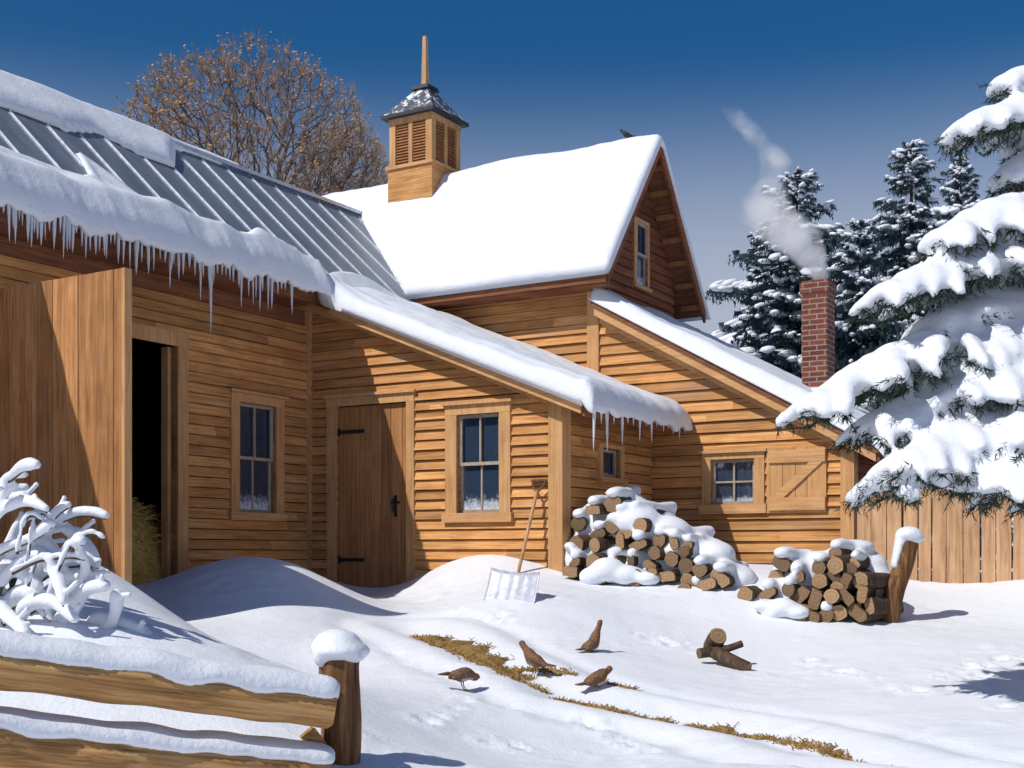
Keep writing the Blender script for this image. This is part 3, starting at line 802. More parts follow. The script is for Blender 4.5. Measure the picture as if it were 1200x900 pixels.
for (va, vb_) in ((2.0, VR), (2*VR-2.0, VR)):
    mb.prism([(-3.6, va, zE(va)-.09), (UGE, va, zE(va)-.09), (UGE, vb_, ZR-.09), (-3.6, vb_, ZR-.09)],
             [(-3.6, va, zE(va)-.0), (UGE, va, zE(va)-.0), (UGE, vb_, ZR), (-3.6, vb_, ZR)])
mb.build('roof', M['dark_trim'], gb, baseE)
mb = MB()   # gable rakes, fascia, eave return
for sgn in (-1, 1):
    v0, v1 = VR+sgn*1.6, VR+sgn*.0
    mb.prism([(UGE-.02, v0, ZE-.19), (UGE-.02, v0, ZE-.0), (UGE-.02, v1, ZR-.0), (UGE-.02, v1, ZR-.20)],
             [(UGE+.02, v0, ZE-.19), (UGE+.02, v0, ZE-.0), (UGE+.02, v1, ZR-.0), (UGE+.02, v1, ZR-.20)])
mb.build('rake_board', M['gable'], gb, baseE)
mb = MB(); mb.box((-3.6, 1.965, ZE-.17), (UGE, 1.998, ZE-.0)); mb.box((-3.6, 2.0, ZE-.185), (UGE-.04, VD-.03, ZE-.16)); mb.build('fascia', M['dark_trim'], gb, baseE)
mb = MB()   # lookouts under the rake overhang
for sgn in (-1, 1):
    for k in range(7):
        v = VR+sgn*(.16+k*.22); z = zE(v)-.13
        mb = MB(); mb.beam((UG+.025, v, z), (UGE-.03, v, z), .05, .07); mb.build('lookout', M['door'], gb, baseE)
gwin = window(gb, baseE, mG, gw, gws, cols=1, rows=2, double=True, drip=False, off=.05)
mb = MB(); rbox(mb, mG, gws[0]+.01, gws[1]+.01, gws[2]-.01, gws[3]-.01, -.035, -.03); mb.build('pane_reflection', M['pane_reflection'], gwin, baseE)  # added white panel that gives the panes their pale reflected look
def zEs(u, v): return zE(v)+.005
E_poly = [(-3.65, 3.42), (-1.70, 3.13), (.11, 1.925), (UGE+.06, 1.93), (UGE+.06, 2*VR-1.9), (-3.65, 2*VR-1.9)]
snow_sheet('roof_snow', gb, baseE, E_poly, lambda u, v: zE(v)+.005 if abs(v-VR) > .12 else zE(VR-.12)+.08-2*abs(v-VR)**2*2, T=.16, Rr=.10, step=.042, seed=5, nscale=.7)
# cupola
uc = pix_v(493, 0, VR)[0]; cs = .385
zc0 = ZR-.62; 
def cz(py): return pix_v(480, py, VR-cs)[1]
zb1, zb2, zt = cz(192), cz(143), cz(136)
uc = pix_v(481, 0, VR-cs)[0]
cup = MB(); cup.box((uc-cs-.02, VR-cs-.02, zc0), (uc+cs+.02, VR+cs+.02, zb1)); cu = cup.build('cupola', M['siding'], gb, baseE)
mb = MB(); mb.box((uc-cs+.05, VR-cs+.05, zb1), (uc+cs-.05, VR+cs-.05, zt)); mb.build('louvre_backing', M['door'], cu, baseE)
mb = MB()
for (a, b) in ((-1, -1), (1, -1), (1, 1), (-1, 1)):
    x = uc+a*(cs-.05); y = VR+b*(cs-.05); mb.box((x-.055, y-.055, zb1+.002), (x+.055, y+.055, zt))
mb.box((uc-.035, VR-cs-.003, zb1+.002), (uc+.035, VR-cs+.08, zt)); mb.box((uc+cs-.08, VR-.035, zb1+.002), (uc+cs+.003, VR+.035, zt))
mb.box((uc-cs-.05, VR-cs-.05, zb1-.05), (uc+cs+.05, VR+cs+.05, zb1+.0)); mb.box((uc-cs-.012, VR-cs-.012, zt-.09), (uc+cs+.012, VR+cs+.012, zt-.001))
mb.build('cupola_frame', M['trim_v'], cu, baseE)
mb = MB(); z = zb1+.05
while z < zt-.12:
    for q in ((uc-cs+.10, uc-.035), (uc+.035, uc+cs-.10)):
        mb.prism([(q[0], VR-cs+.01, z), (q[1], VR-cs+.01, z), (q[1], VR-cs+.07, z+.045), (q[0], VR-cs+.07, z+.045)],
                 [(q[0], VR-cs+.01, z+.014), (q[1], VR-cs+.01, z+.014), (q[1], VR-cs+.07, z+.06), (q[0], VR-cs+.07, z+.06)])
    for q in ((VR-cs+.10, VR-.035), (VR+.035, VR+cs-.10)):
        mb.prism([(uc+cs-.01, q[0], z), (uc+cs-.01, q[1], z), (uc+cs-.07, q[1], z+.045), (uc+cs-.07, q[0], z+.045)],
                 [(uc+cs-.01, q[0], z+.014), (uc+cs-.01, q[1], z+.014), (uc+cs-.07, q[1], z+.06), (uc+cs-.07, q[0], z+.06)])
    z += .044
mb.build('louvre', M['door'], cu, baseE)
ro = cs+.10; zp = cz(98); rt = .11
mb = MB()
mb.prism([(uc-ro, VR-ro, zt), (uc+ro, VR-ro, zt), (uc+ro, VR+ro, zt), (uc-ro, VR+ro, zt)], [(uc-ro, VR-ro, zt+.05), (uc+ro, VR-ro, zt+.05), (uc+ro, VR+ro, zt+.05), (uc-ro, VR+ro, zt+.05)], 1)
rm = rt+(ro-.02-rt)*.62; zm = zt+.05+(zp-zt-.05)*.38
mb.prism([(uc-ro+.02, VR-ro+.02, zt+.052), (uc+ro-.02, VR-ro+.02, zt+.052), (uc+ro-.02, VR+ro-.02, zt+.052), (uc-ro+.02, VR+ro-.02, zt+.052)], [(uc-rm, VR-rm, zm), (uc+rm, VR-rm, zm), (uc+rm, VR+rm, zm), (uc-rm, VR+rm, zm)])
mb.prism([(uc-rm, VR-rm, zm+.001), (uc+rm, VR-rm, zm+.001), (uc+rm, VR+rm, zm+.001), (uc-rm, VR+rm, zm+.001)], [(uc-rt, VR-rt, zp), (uc+rt, VR-rt, zp), (uc+rt, VR+rt, zp), (uc-rt, VR+rt, zp)])
mb.prism([(uc-rt-.05, VR-rt-.05, zp), (uc+rt+.05, VR-rt-.05, zp), (uc+rt+.05, VR+rt+.05, zp), (uc-rt-.05, VR+rt+.05, zp)], [(uc-rt-.03, VR-rt-.03, zp+.06), (uc+rt+.03, VR-rt-.03, zp+.06), (uc+rt+.03, VR+rt+.03, zp+.06), (uc-rt-.03, VR+rt+.03, zp+.06)], 1)
mb.build('cupola_roof', [M['slate'], M['roofdark']], cu, baseE)
mb = MB(); mb.prism([(uc-.045, VR-.045, zp+.06), (uc+.045, VR-.045, zp+.06), (uc+.045, VR+.045, zp+.06), (uc-.045, VR+.045, zp+.06)], [(uc-.028, VR-.028, zp+.84), (uc+.028, VR-.028, zp+.84), (uc+.028, VR+.028, zp+.84), (uc-.028, VR+.028, zp+.84)])
mb.build('spire', M['fence'], cu, baseE)

# ================================================================= ANNEX with chimney
UD = pix_v(998, 0, VD)[0]; ZN0 = pix_v(715, 352, VD)[1]; PN = .56
def zN(u): return ZN0-PN*(u-UG)
baseN = (UG+.1, VD, 1.2)
an = thing('lean_to_annex', b2w(*baseN), 'low clapboard annex with four pane window, braced shutter and snowy sloping roof', 'shed', rz=-TH)
wD = (pix_v(824,0,VD)[0], pix_v(860,602,VD)[1], pix_v(897,0,VD)[0], pix_v(860,531,VD)[1])
wDs = (pix_v(834,0,VD)[0], pix_v(860,591,VD)[1], pix_v(885,0,VD)[0], pix_v(860,538,VD)[1])
mb = MB(); siding(mb, mE, [(UG+.045, 1.0), (UD-.1, 1.0), (UD-.1, zN(UD)-.1), (UG+.045, zN(UG)-.1)], [wDs], e=.135); mb.build('front_wall', M['siding'], an, baseN)
mD = mu(UD); VDE = 5.4
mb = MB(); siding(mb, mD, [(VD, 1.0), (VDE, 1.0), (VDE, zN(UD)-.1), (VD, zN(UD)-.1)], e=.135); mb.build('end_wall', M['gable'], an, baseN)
mb = MB(); mb.box((UG+.05, VDE-.1, 1), (UD-.1, VDE, zN(UD)-.2)); mb.build('back_wall', M['dark'], an, baseN)
mb = MB(); rbox(mb, mE, UD-.12, 1.0, UD+.04, zN(UD)-.14, .0, .045); mb.build('corner_board', M['trim_v'], an, baseN); mb = MB(); rbox(mb, mD, VD+.002, 1.0, VD+.12, zN(UD)-.14, .001, .04)
mb.build('corner_board', M['trim_v'], an, baseN)
UNE = UD+.38; VN = VD-.22
mb = MB(); mb.prism([(UG+.03, VN, zN(UG)-.06), (UNE, VN, zN(UNE)-.06), (UNE, VDE+.2, zN(UNE)-.06), (UG+.03, VDE+.2, zN(UG)-.06)], [(UG+.03, VN, zN(UG)-.004), (UNE, VN, zN(UNE)-.004), (UNE, VDE+.2, zN(UNE)-.004), (UG+.03, VDE+.2, zN(UG)-.004)])
mb.build('roof', M['dark_trim'], an, baseN)
mb = MB(); rake(mb, UG+.03, UNE, VN-.03, zN, .0, .07, .05); mb.build('rake_moulding', M['dark_trim'], an, baseN)
mb = MB(); rake(mb, UG+.06, UNE-.04, VN, zN, .072, .11, .04); rake(mb, UG+.05, UD+.0, VD-.045, zN, .16, .10, .042); mb.build('rake_board', M['trim'], an, baseN)
mb = MB(); mb.box((UNE-.03, VN+.02, zN(UNE)-.2), (UNE, VDE, zN(UNE)-.062)); mb.build('fascia', M['dark_trim'], an, baseN)
window(an, baseN, mE, wD, wDs, cols=2, rows=2, double=False)
# shutter with brace
s0, s1 = pix_v(900,0,VD)[0], pix_v(970,0,VD)[0]; z0, z1 = pix_v(935,601,VD)[1], pix_v(935,525,VD)[1]
mb = MB(); vboards(mb, lambda s, z, o: (s, VD-.03-o, z), [(s0, z0), (s1, z0), (s1, z1), (s0, z1)], .17, .025)
sh = mb.build('shutter', M['trim_v'], an, baseN)
mb = MB(); ms = lambda s, z, o: (s, VD-.03-o, z)
hb = (z1-z0)*.20
rbox(mb, ms, s0+.03, z1-hb-.02, s1-.01, z1-.02, .029, .05); rbox(mb, ms, s0+.03, z0+.03, s1-.01, z0+.03+hb, .029, .05)
p = [(s0+.06, z0+hb+.03), (s0+.22, z0+hb+.03), (s1-.04, z1-hb-.02), (s1-.20, z1-hb-.02)]
mb.prism([ms(a, b, .029) for a, b in p], [ms(a, b, .047) for a, b in p]); mb.build('brace', M['trim'], sh, baseN)
N_poly = [(UG+.0, VN-.06), (UNE+.12, VN-.06), (UNE+.12, VDE+.2), (UG+.0, VDE+.2)]
ns = snow_sheet('roof_snow', an, baseN, N_poly, lambda u, v: zN(u)+.01, T=.19, Rr=.12, step=.06, seed=12, droop=lambda u, v, d: (.08+.06*noise.noise((v*5, 1, 3)))*min(1, max(0, u-UNE+.02)/.1))
random.seed(5)
for k in range(9):
    v = VN+.1+k*.28+random.uniform(-.05, .05); icicle(ns, baseN, (UNE+.08, v, zN(UNE)-.05), random.choice([.08, .12, .2, .26]), .012)
# chimney
vch = 4.0; uch = pix_v(959, 0, vch)[0]; zct = pix_v(959, 331, vch)[1]; c = .17
mb = MB(); mb.box((uch-c, vch-c, 2.6), (uch+c, vch+c, zct-.16)); 
mb.box((uch-c-.02, vch-c-.02, zct-.16), (uch+c+.02, vch+c+.02, zct-.04)); mb.box((uch-c-.005, vch-c-.005, zct-.04), (uch+c+.005, vch+c+.005, zct))
ch = mb.build('chimney', M['brick'], an, baseN)
mb = MB(); mb.box((uch-.09, vch-.09, zct), (uch+.09, vch+.09, zct+.015)); mb.build('flue', M['roofdark'], ch, baseN)
mb = MB(); mb.ball((uch, vch-.05, zN(uch)+.1), (.38, .34, .16)); mb.build('flashing_snow', M['snow'], ch, baseN)

# ================================================================= smoke
cp = b2w(uch, vch, zct); dch = cp.y
path = [W(*p) for p in [(961,332,dch),(953,312,dch),(940,294,dch),(924,276,dch+.1),(906,256,dch+.15),(896,238,dch+.2),(897,222,dch+.2),(907,205,dch+.25),(909,190,dch+.25),(896,172,dch+.3),(882,156,dch+.3),(866,140,dch+.35),(846,122,dch+.4)]]
rds = [.12,.22,.33,.40,.42,.36,.27,.22,.24,.20,.18,.17,.10]; dens = [1,1,.85,.6,.42,.34,.22,.26,.34,.22,.24,.14,.0]
sm = MB(); sm.tube(path, [r*1.15+.02 for r in rds], 16); Hs = path[-1].z-cp.z
m = bpy.data.materials.new('smoke'); m.use_nodes = True; t = m.node_tree; t.nodes.remove(t.nodes['Principled BSDF'])
pv = N(t, 'ShaderNodeVolumePrincipled'); pv.inputs['Color'].default_value = (.97,.965,.97,1)
tc = N(t, 'ShaderNodeTexCoord'); n0 = noise_(t, tc.outputs['Object'], 2.2, 3, .5)
ds = N(t, 'ShaderNodeVectorMath', operation='MULTIPLY_ADD'); t.links.new(n0.outputs['Color'], ds.inputs[0]); ds.inputs[1].default_value = (.34,.34,.0); t.links.new(tc.outputs['Object'], ds.inputs[2])
of = N(t, 'ShaderNodeVectorMath', operation='SUBTRACT'); t.links.new(ds.outputs[0], of.inputs[0]); of.inputs[1].default_value = (.17,.17,0)
sp = N(t, 'ShaderNodeSeparateXYZ'); t.links.new(of.outputs[0], sp.inputs[0])
def mth(op, a, b=None, c=None):
    n_ = N(t, 'ShaderNodeMath', operation=op)
    for i_, x_ in enumerate((a, b, c)):
        if x_ is None: continue
        if isinstance(x_, (int, float)): n_.inputs[i_].default_value = x_
        else: t.links.new(x_, n_.inputs[i_])
    return n_.outputs[0]
zn = mth('DIVIDE', sp.outputs[2], Hs)
stops = [((p.z-cp.z)/Hs, (max(0, min(1, (p.x-cp.x+2)/3)), rds[k], dens[k])) for k, p in enumerate(path)]
stops = [(max(0, q), c_) for q, c_ in stops]
rp_ = ramp(t, zn, stops); sc3 = N(t, 'ShaderNodeSeparateColor'); t.links.new(rp_.outputs[0], sc3.inputs[0])
cx_ = mth('MULTIPLY_ADD', sc3.outputs[0], 3, -2); dx_ = mth('SUBTRACT', sp.outputs[0], cx_); dy_ = mth('SUBTRACT', sp.outputs[1], mth('MULTIPLY', zn, .4))
rr2 = mth('ADD', mth('MULTIPLY', dx_, dx_), mth('MULTIPLY', dy_, dy_)); rr2 = mth('DIVIDE', rr2, mth('MULTIPLY', sc3.outputs[1], sc3.outputs[1]))
core = mth('MAXIMUM', mth('SUBTRACT', 1, rr2), 0)
n = noise_(t, tc.outputs['Object'], 2.6, 5, .6, .4); r = ramp(t, n.outputs[0], [(.36, (.05,.05,.05)), (.66, (1,1,1))])
dn_ = mth('MULTIPLY', mth('MULTIPLY', core, sc3.outputs[2]), mth('MULTIPLY', r.outputs[0], 20.0))
t.links.new(dn_, pv.inputs['Density']); t.links.new(pv.outputs[0], t.nodes['Material Output'].inputs['Volume'])
so = sm.build('smoke', m, None, cp); so.location = cp
tag(so, 'pale wisp of smoke drifting up and left from the brick chimney', 'smoke', kind='stuff')

# ================================================================= board fence (right)
UF0 = pix_v(1004, 0, VD-.2)[0]
bf = thing('board_fence', b2w(UF0, VD-.2, 1.1), 'sunlit upright board fence running right from the annex behind the spruce', 'fence', rz=-TH)
bF = (UF0, VD-.2, 1.1); u = UF0; rs = random.Random(9); k = 0
while u < UF0+4.2:
    wd = rs.uniform(.145, .19); zt_ = 2.36+rs.uniform(-.05, .05); mb = MB(); g = rs.uniform(.008, .022)
    lean = rs.uniform(-.012, .012); vv = VD-.2+rs.uniform(-.006, .006)
    mb.prism([(u, vv, .9), (u+wd-g, vv, .9), (u+wd-g+lean, vv, zt_), (u+lean, vv, zt_-rs.uniform(-.01, .015))], [(u, vv+.025, .9), (u+wd-g, vv+.025, .9), (u+wd-g+lean, vv+.025, zt_), (u+lean, vv+.025, zt_)])
    mb.build('fence_board', M['fence'], bf, bF); u += wd
for z in (1.45, 2.12):
    mb = MB(); mb.box((UF0, VD-.166, z), (u, VD-.12, z+.09)); mb.build('fence_rail', M['fence'], bf, bF)

# ================================================================= logs
def make_log(kind, c, r, L, axis_dir, label, group, seed, cat='log', name='firewood_log', zbase=True):
    """c = centre of the near cut end (world)"""
    rs = random.Random(seed); d = Vector(axis_dir).normalized(); c = Vector(c)
    o = MB(); seg = 14; sh = [1+rs.uniform(-.09, .09) for _ in range(seg)]
    if kind == 'split':     # quarter-split: flattened on two sides
        for k in range(seg):
            a = 2*math.pi*k/seg; sh[k] *= min(1.12, .62/max(.4, abs(math.cos(a+seed))))
    ref = Vector((0, 0, 1)); 
    if abs(d.dot(ref)) > .9: ref = Vector((1, 0, 0))
    x = d.cross(ref).normalized(); y = x.cross(d)
    vs_ = []; rings = ((0, .97), (.012, 1.0), (L*.35, 1.02), (L*.7, .99), (L-.012, 1.0), (L, .96))
    for (q, sc_) in rings:
        for k in range(seg):
            a = 2*math.pi*k/seg; rr_ = r*sc_*sh[k]*(1+.03*math.sin(q*20+k*2))
            vs_.append(c+d*q+x*math.cos(a)*rr_+y*math.sin(a)*rr_)
    nr = len(rings); fs = [(i*seg+k, i*seg+(k+1) % seg, (i+1)*seg+(k+1) % seg, (i+1)*seg+k) for i in range(nr-1) for k in range(seg)]
    o.add(vs_, fs, 0, True); o.add(vs_[:seg], [tuple(range(seg))[::-1]], 1); o.add(vs_[-seg:], [tuple(range(seg))], 1)
    ob = o.build(name, [M['bark'], M['logend']], None, c); ob.location = c
    return tag(ob, label, cat, group)
vdir = Vector((SU, CU, 0)); udir = Vector((CU, -SU, 0))

def stack(cents, sc_, org, depth_front, lab, grp, capname, caplab, seed, Lr=(.5, .75), zmin_py=None):
    caps = MB(); rs = random.Random(seed); placed = []
    for i, (cx, cy, rp) in enumerate(cents):
        px, py = org[0]+cx/sc_, org[1]+cy/sc_
        d = depth_front(px)+rs.uniform(-.10, .06)+(0 if py > 660 else .0)
        back = max(0, (zmin_py-py))/F*d*.35       # pile leans back as it rises
        d += back; c = W(px, py, d); r = rp/sc_/F*d*rs.uniform(.92, 1.16)
        L = rs.uniform(*Lr); dirn = vdir+udir*rs.uniform(-.25, .25)+Vector((0, 0, rs.uniform(-.06, .08)))
        kind = 'split' if rs.random() < .45 else 'round'
        make_log(kind, c, r, L, dirn, (lab[0] if kind == 'round' else lab[1]), grp[0] if kind == 'round' else grp[1], seed*100+i)
        placed.append((px, py, rp/sc_, c, r, L, dirn.normalized(), d))
    return placed

c1 = [(295,205,48),(425,165,52),(205,290,50),(480,250,50),(600,305,55),(562,222,34),(330,360,50),(420,310,48),(190,430,55),(310,430,50),(500,345,52),(470,405,44),(585,430,48),(720,400,50),(815,410,50),(690,480,50),(800,520,50),(890,560,48),(180,545,44),(150,600,50),(270,640,55),(355,640,42),(460,650,55),(570,640,60),(668,625,50),(770,630,55),(900,655,50),(980,590,52),(1030,680,55),(1110,640,62),(880,715,45),(955,715,42),(660,560,40),(540,530,40),(420,540,48),(300,540,48),(880,470,34),(905,430,28)]
pl1 = stack(c1, 5.4545, (640, 560), lambda px: np.interp(px, [660, 860], [13.75, 12.95]),
   ('round bark covered log stacked in the larger woodpile against the shed wall', 'rough split log stacked in the larger woodpile against the shed wall'),
   ('round logs of the larger woodpile', 'split logs of the larger woodpile'), '', '', 3, zmin_py=690)
c2 = [(345,280,46),(320,360,50),(275,440,38),(430,350,38),(385,420,36),(450,455,50),(550,300,42),(640,225,42),(640,290,46),(555,375,46),(640,350,42),(695,375,42),(775,370,50),(745,272,32),(530,470,50),(620,455,46),(700,460,42),(785,445,42),(660,545,46),(755,545,54),(590,560,40),(520,575,40),(440,580,36),(395,590,32),(240,575,50),(305,560,32),(825,510,40),(650,420,40),(480,530,38),(720,310,34)]
pl2 = stack(c2, 4.615, (840, 600), lambda px: np.interp(px, [890, 1030], [12.5, 12.0]),
   ('round bark covered log stacked in the smaller woodpile beside the leaning post', 'rough split log stacked in the smaller woodpile beside the leaning post'),
   ('round logs of the smaller woodpile', 'split logs of the smaller woodpile'), '', '', 8, Lr=(.4, .6), zmin_py=730)
make_log('round', gpix(873, 704)+Vector((0, 0, .05)), .085, .3, vdir, 'single short log lying alone in the snow between the two woodpiles', None, 55)
g0 = gpix(842, 778)+Vector((0, 0, -.06))
make_log('round', g0+Vector((0, .02, .30)), .075, .26, (-.1, 1, -.5), 'upper round log of the loose heap of offcuts in the open snow', None, 61, 'log')
make_log('round', g0+Vector((-.04, -.02, .16)), .06, .34, (.5, -.35, -.25), 'thick lower log of the loose offcut heap, slanting down right', None, 62, 'log')
make_log('round', g0+Vector((-.17, -.0, .15)), .045, .28, (.9, .35, .08), 'short left log of the loose offcut heap in the open snow', None, 63, 'log')
make_log('round', g0+Vector((.0, -.0, .16)), .03, .22, (1, .1, .35), 'thin stick poking right out of the loose offcut heap', None, 64, 'stick', 'stick')

# snow on the woodpiles (each pile carries one blanket of snow)
def pile_snow(placed, blobs, label, voxel=.028, grad=0):
    s = MB()
    for (px, py, rp, c, r, L, d, dep) in placed:
        covered = any(abs(q[0]-px) < rp*1.0 and 0 < py-q[1] < rp*2.6 for q in placed)
        if not covered:
            n = 16
            for k in range(n+1):
                p = c+d*(.03+(L+.15)*k/n)+Vector((0, 0, r+.015)); s.ball(p, (r*1.0, r*.9, .062+.012*math.sin(k*.5)), seg=10, ring=6)
    for (px, py, dep, rx, ry, rz) in blobs:
        s.ball(W(px, py, dep), (rx, ry, rz), seg=14, ring=8)
    f = fuse(s, voxel, 6)
    b = placed[0][3].copy(); b.z = hh(b.x, b.y)
    o = f.build('snow_blanket', M['snow'], None, b); o.location = b
    return tag(o, label, 'snow')
pile_snow(pl1, [(700,620,14.3,.28,.35,.32),(730,605,14.3,.38,.35,.28),(760,615,14.3,.35,.35,.22),(790,645,14.1,.42,.4,.26),(830,655,14.0,.28,.3,.24),(825,668,13.7,.40,.4,.24),(770,672,13.9,.5,.4,.3),(700,655,14.2,.4,.4,.35),(860,680,13.5,.25,.4,.18),(800,645,13.7,.32,.35,.16),(835,650,13.6,.25,.35,.16),(780,625,13.9,.3,.3,.2),(745,612,13.9,.3,.3,.2),
   (712,668,13.55,.20,.17,.14),(735,674,13.5,.20,.15,.11),(694,676,13.58,.15,.14,.11),(760,678,13.4,.14,.12,.08),(668,640,13.95,.08,.2,.05)],
  'snow blanket draped over the larger woodpile by the shed wall')
pile_snow(pl2, [(930,670,12.9,.22,.3,.2),(960,668,12.9,.25,.3,.2),(990,660,12.9,.28,.3,.18),(1015,665,12.9,.22,.3,.18),(1020,685,12.8,.25,.3,.22),(930,690,12.8,.3,.3,.22),(985,695,12.8,.35,.3,.25),(1010,655,12.9,.15,.25,.1),
   (917,712,12.42,.16,.14,.10),(935,718,12.35,.13,.12,.07),(905,720,12.45,.12,.12,.07),(1000,640,12.8,.22,.2,.07)],
  'snow blanket draped over the smaller woodpile by the leaning post')

# leaning post by pile 2
p0 = gpix(1036, 727); p0.z -= .15; p1 = W(1066, 632, p0.y+.08)
mb = MB(); pts = [p0.lerp(p1, k/8)+Vector((.01*math.sin(k*1.3), 0, 0)) for k in range(9)]
lp = thing('leaning_post', (p0.x, p0.y, p0.z+.15), 'thick weathered post leaning right beside the smaller woodpile, snow on top', 'post')
lb = (p0.x, p0.y, p0.z+.15)
mb.tube(pts, [.105-.002*k for k in range(9)], 14, rfun=lambda i, k: 1+.12*noise.noise((k*1.1, i*.2, 2))); mb.build('post_shaft', M['post'], lp, lb)
s = MB(); s.ball(p1+Vector((-.01, 0, .05)), (.13, .13, .08), seg=14, ring=8); s.ball(p1+Vector((.02, 0, .02)), (.135, .13, .07)); 
for k in range(5): s.ball(p0.lerp(p1, .72+.07*k)+Vector((-.085, -.01, .02)), (.035+.008*k, .07, .06))
fuse(s, .02, 3).build('snow_cap', M['snow'], lp, lb)

# ================================================================= snow shovel
ub, zbt = pix_v(608, 668, -.42); ut, ztp = pix_v(632, 566, -.06)
A_ = Vector(b2w(ub, -.42, zbt)); B_ = Vector(b2w(ut, -.07, ztp)); ax = (B_-A_).normalized()
sv_ = thing('snow_shovel', (A_.x, A_.y, hh(A_.x, A_.y)), 'wooden handled snow shovel with broad grey blade leaning on the shed wall', 'shovel'); bS = (A_.x, A_.y, hh(A_.x, A_.y))
mb = MB(); mb.tube([A_-ax*.06, A_.lerp(B_, .5), B_-ax*.10], .019, 8); mb.build('shaft', M['fence'], sv_, bS)
sd = udir; mb = MB()
t0 = B_-ax*.12; l = t0+ax*.09-sd*.075; r_ = t0+ax*.09+sd*.075
mb.tube([t0, l, l+ax*.06], .014, 8); mb.tube([t0, r_, r_+ax*.06], .014, 8); mb.tube([l+ax*.055-sd*.02, r_+ax*.055+sd*.02], .02, 8)
mb.build('grip', M['post'], sv_, bS)
# blade: broad, slightly dished, ribbed sheet, its lower lip in the snow
bl, br_ = gpix(566, 705), gpix(626, 707); tl = W(577, 667, bl.y+.22); tr_ = W(634, 672, br_.y+.22)
nrm = (tr_-tl).cross(bl-tl).normalized(); 
if nrm.y > 0: nrm = -nrm
mb = MB(); nx_, ny_ = 24, 8; front = []; back = []
for j in range(ny_+1):
    for i in range(nx_+1):
        a, b = i/nx_, j/ny_; p = tl.lerp(tr_, a).lerp(bl.lerp(br_, a), b)
        dish = -.05*(1-(2*a-1)**2)*(1-.3*b)+.006*math.sin(a*math.pi*10)+(.03*(1-b)**3)
        front.append(p+nrm*dish); back.append(p+nrm*(dish-.006))
def gf(i, j): return j*(nx_+1)+i
fs = [(gf(i,j), gf(i+1,j), gf(i+1,j+1), gf(i,j+1)) for i in range(nx_) for j in range(ny_)]; n0 = len(front)
fs += [tuple(k+n0 for k in f[::-1]) for f in fs]
for i in range(nx_): fs += [(gf(i,0), gf(i,0)+n0, gf(i+1,0)+n0, gf(i+1,0)), (gf(i,ny_), gf(i+1,ny_), gf(i+1,ny_)+n0, gf(i,ny_)+n0)]
for j in range(ny_): fs += [(gf(0,j), gf(0,j+1), gf(0,j+1)+n0, gf(0,j)+n0), (gf(nx_,j), gf(nx_,j)+n0, gf(nx_,j+1)+n0, gf(nx_,j+1))]
mb.add(front+back, fs, 0, True); bld = mb.build('blade', M['blade'], sv_, bS)
mb = MB(); mb.tube([A_-ax*.07, A_.lerp(tl.lerp(tr_, .5), .4)-ax*.05, tl.lerp(tr_, .5).lerp(bl.lerp(br_, .5), .45)-nrm*.06], .022, 8); mb.build('socket', M['blade'], sv_, bS)

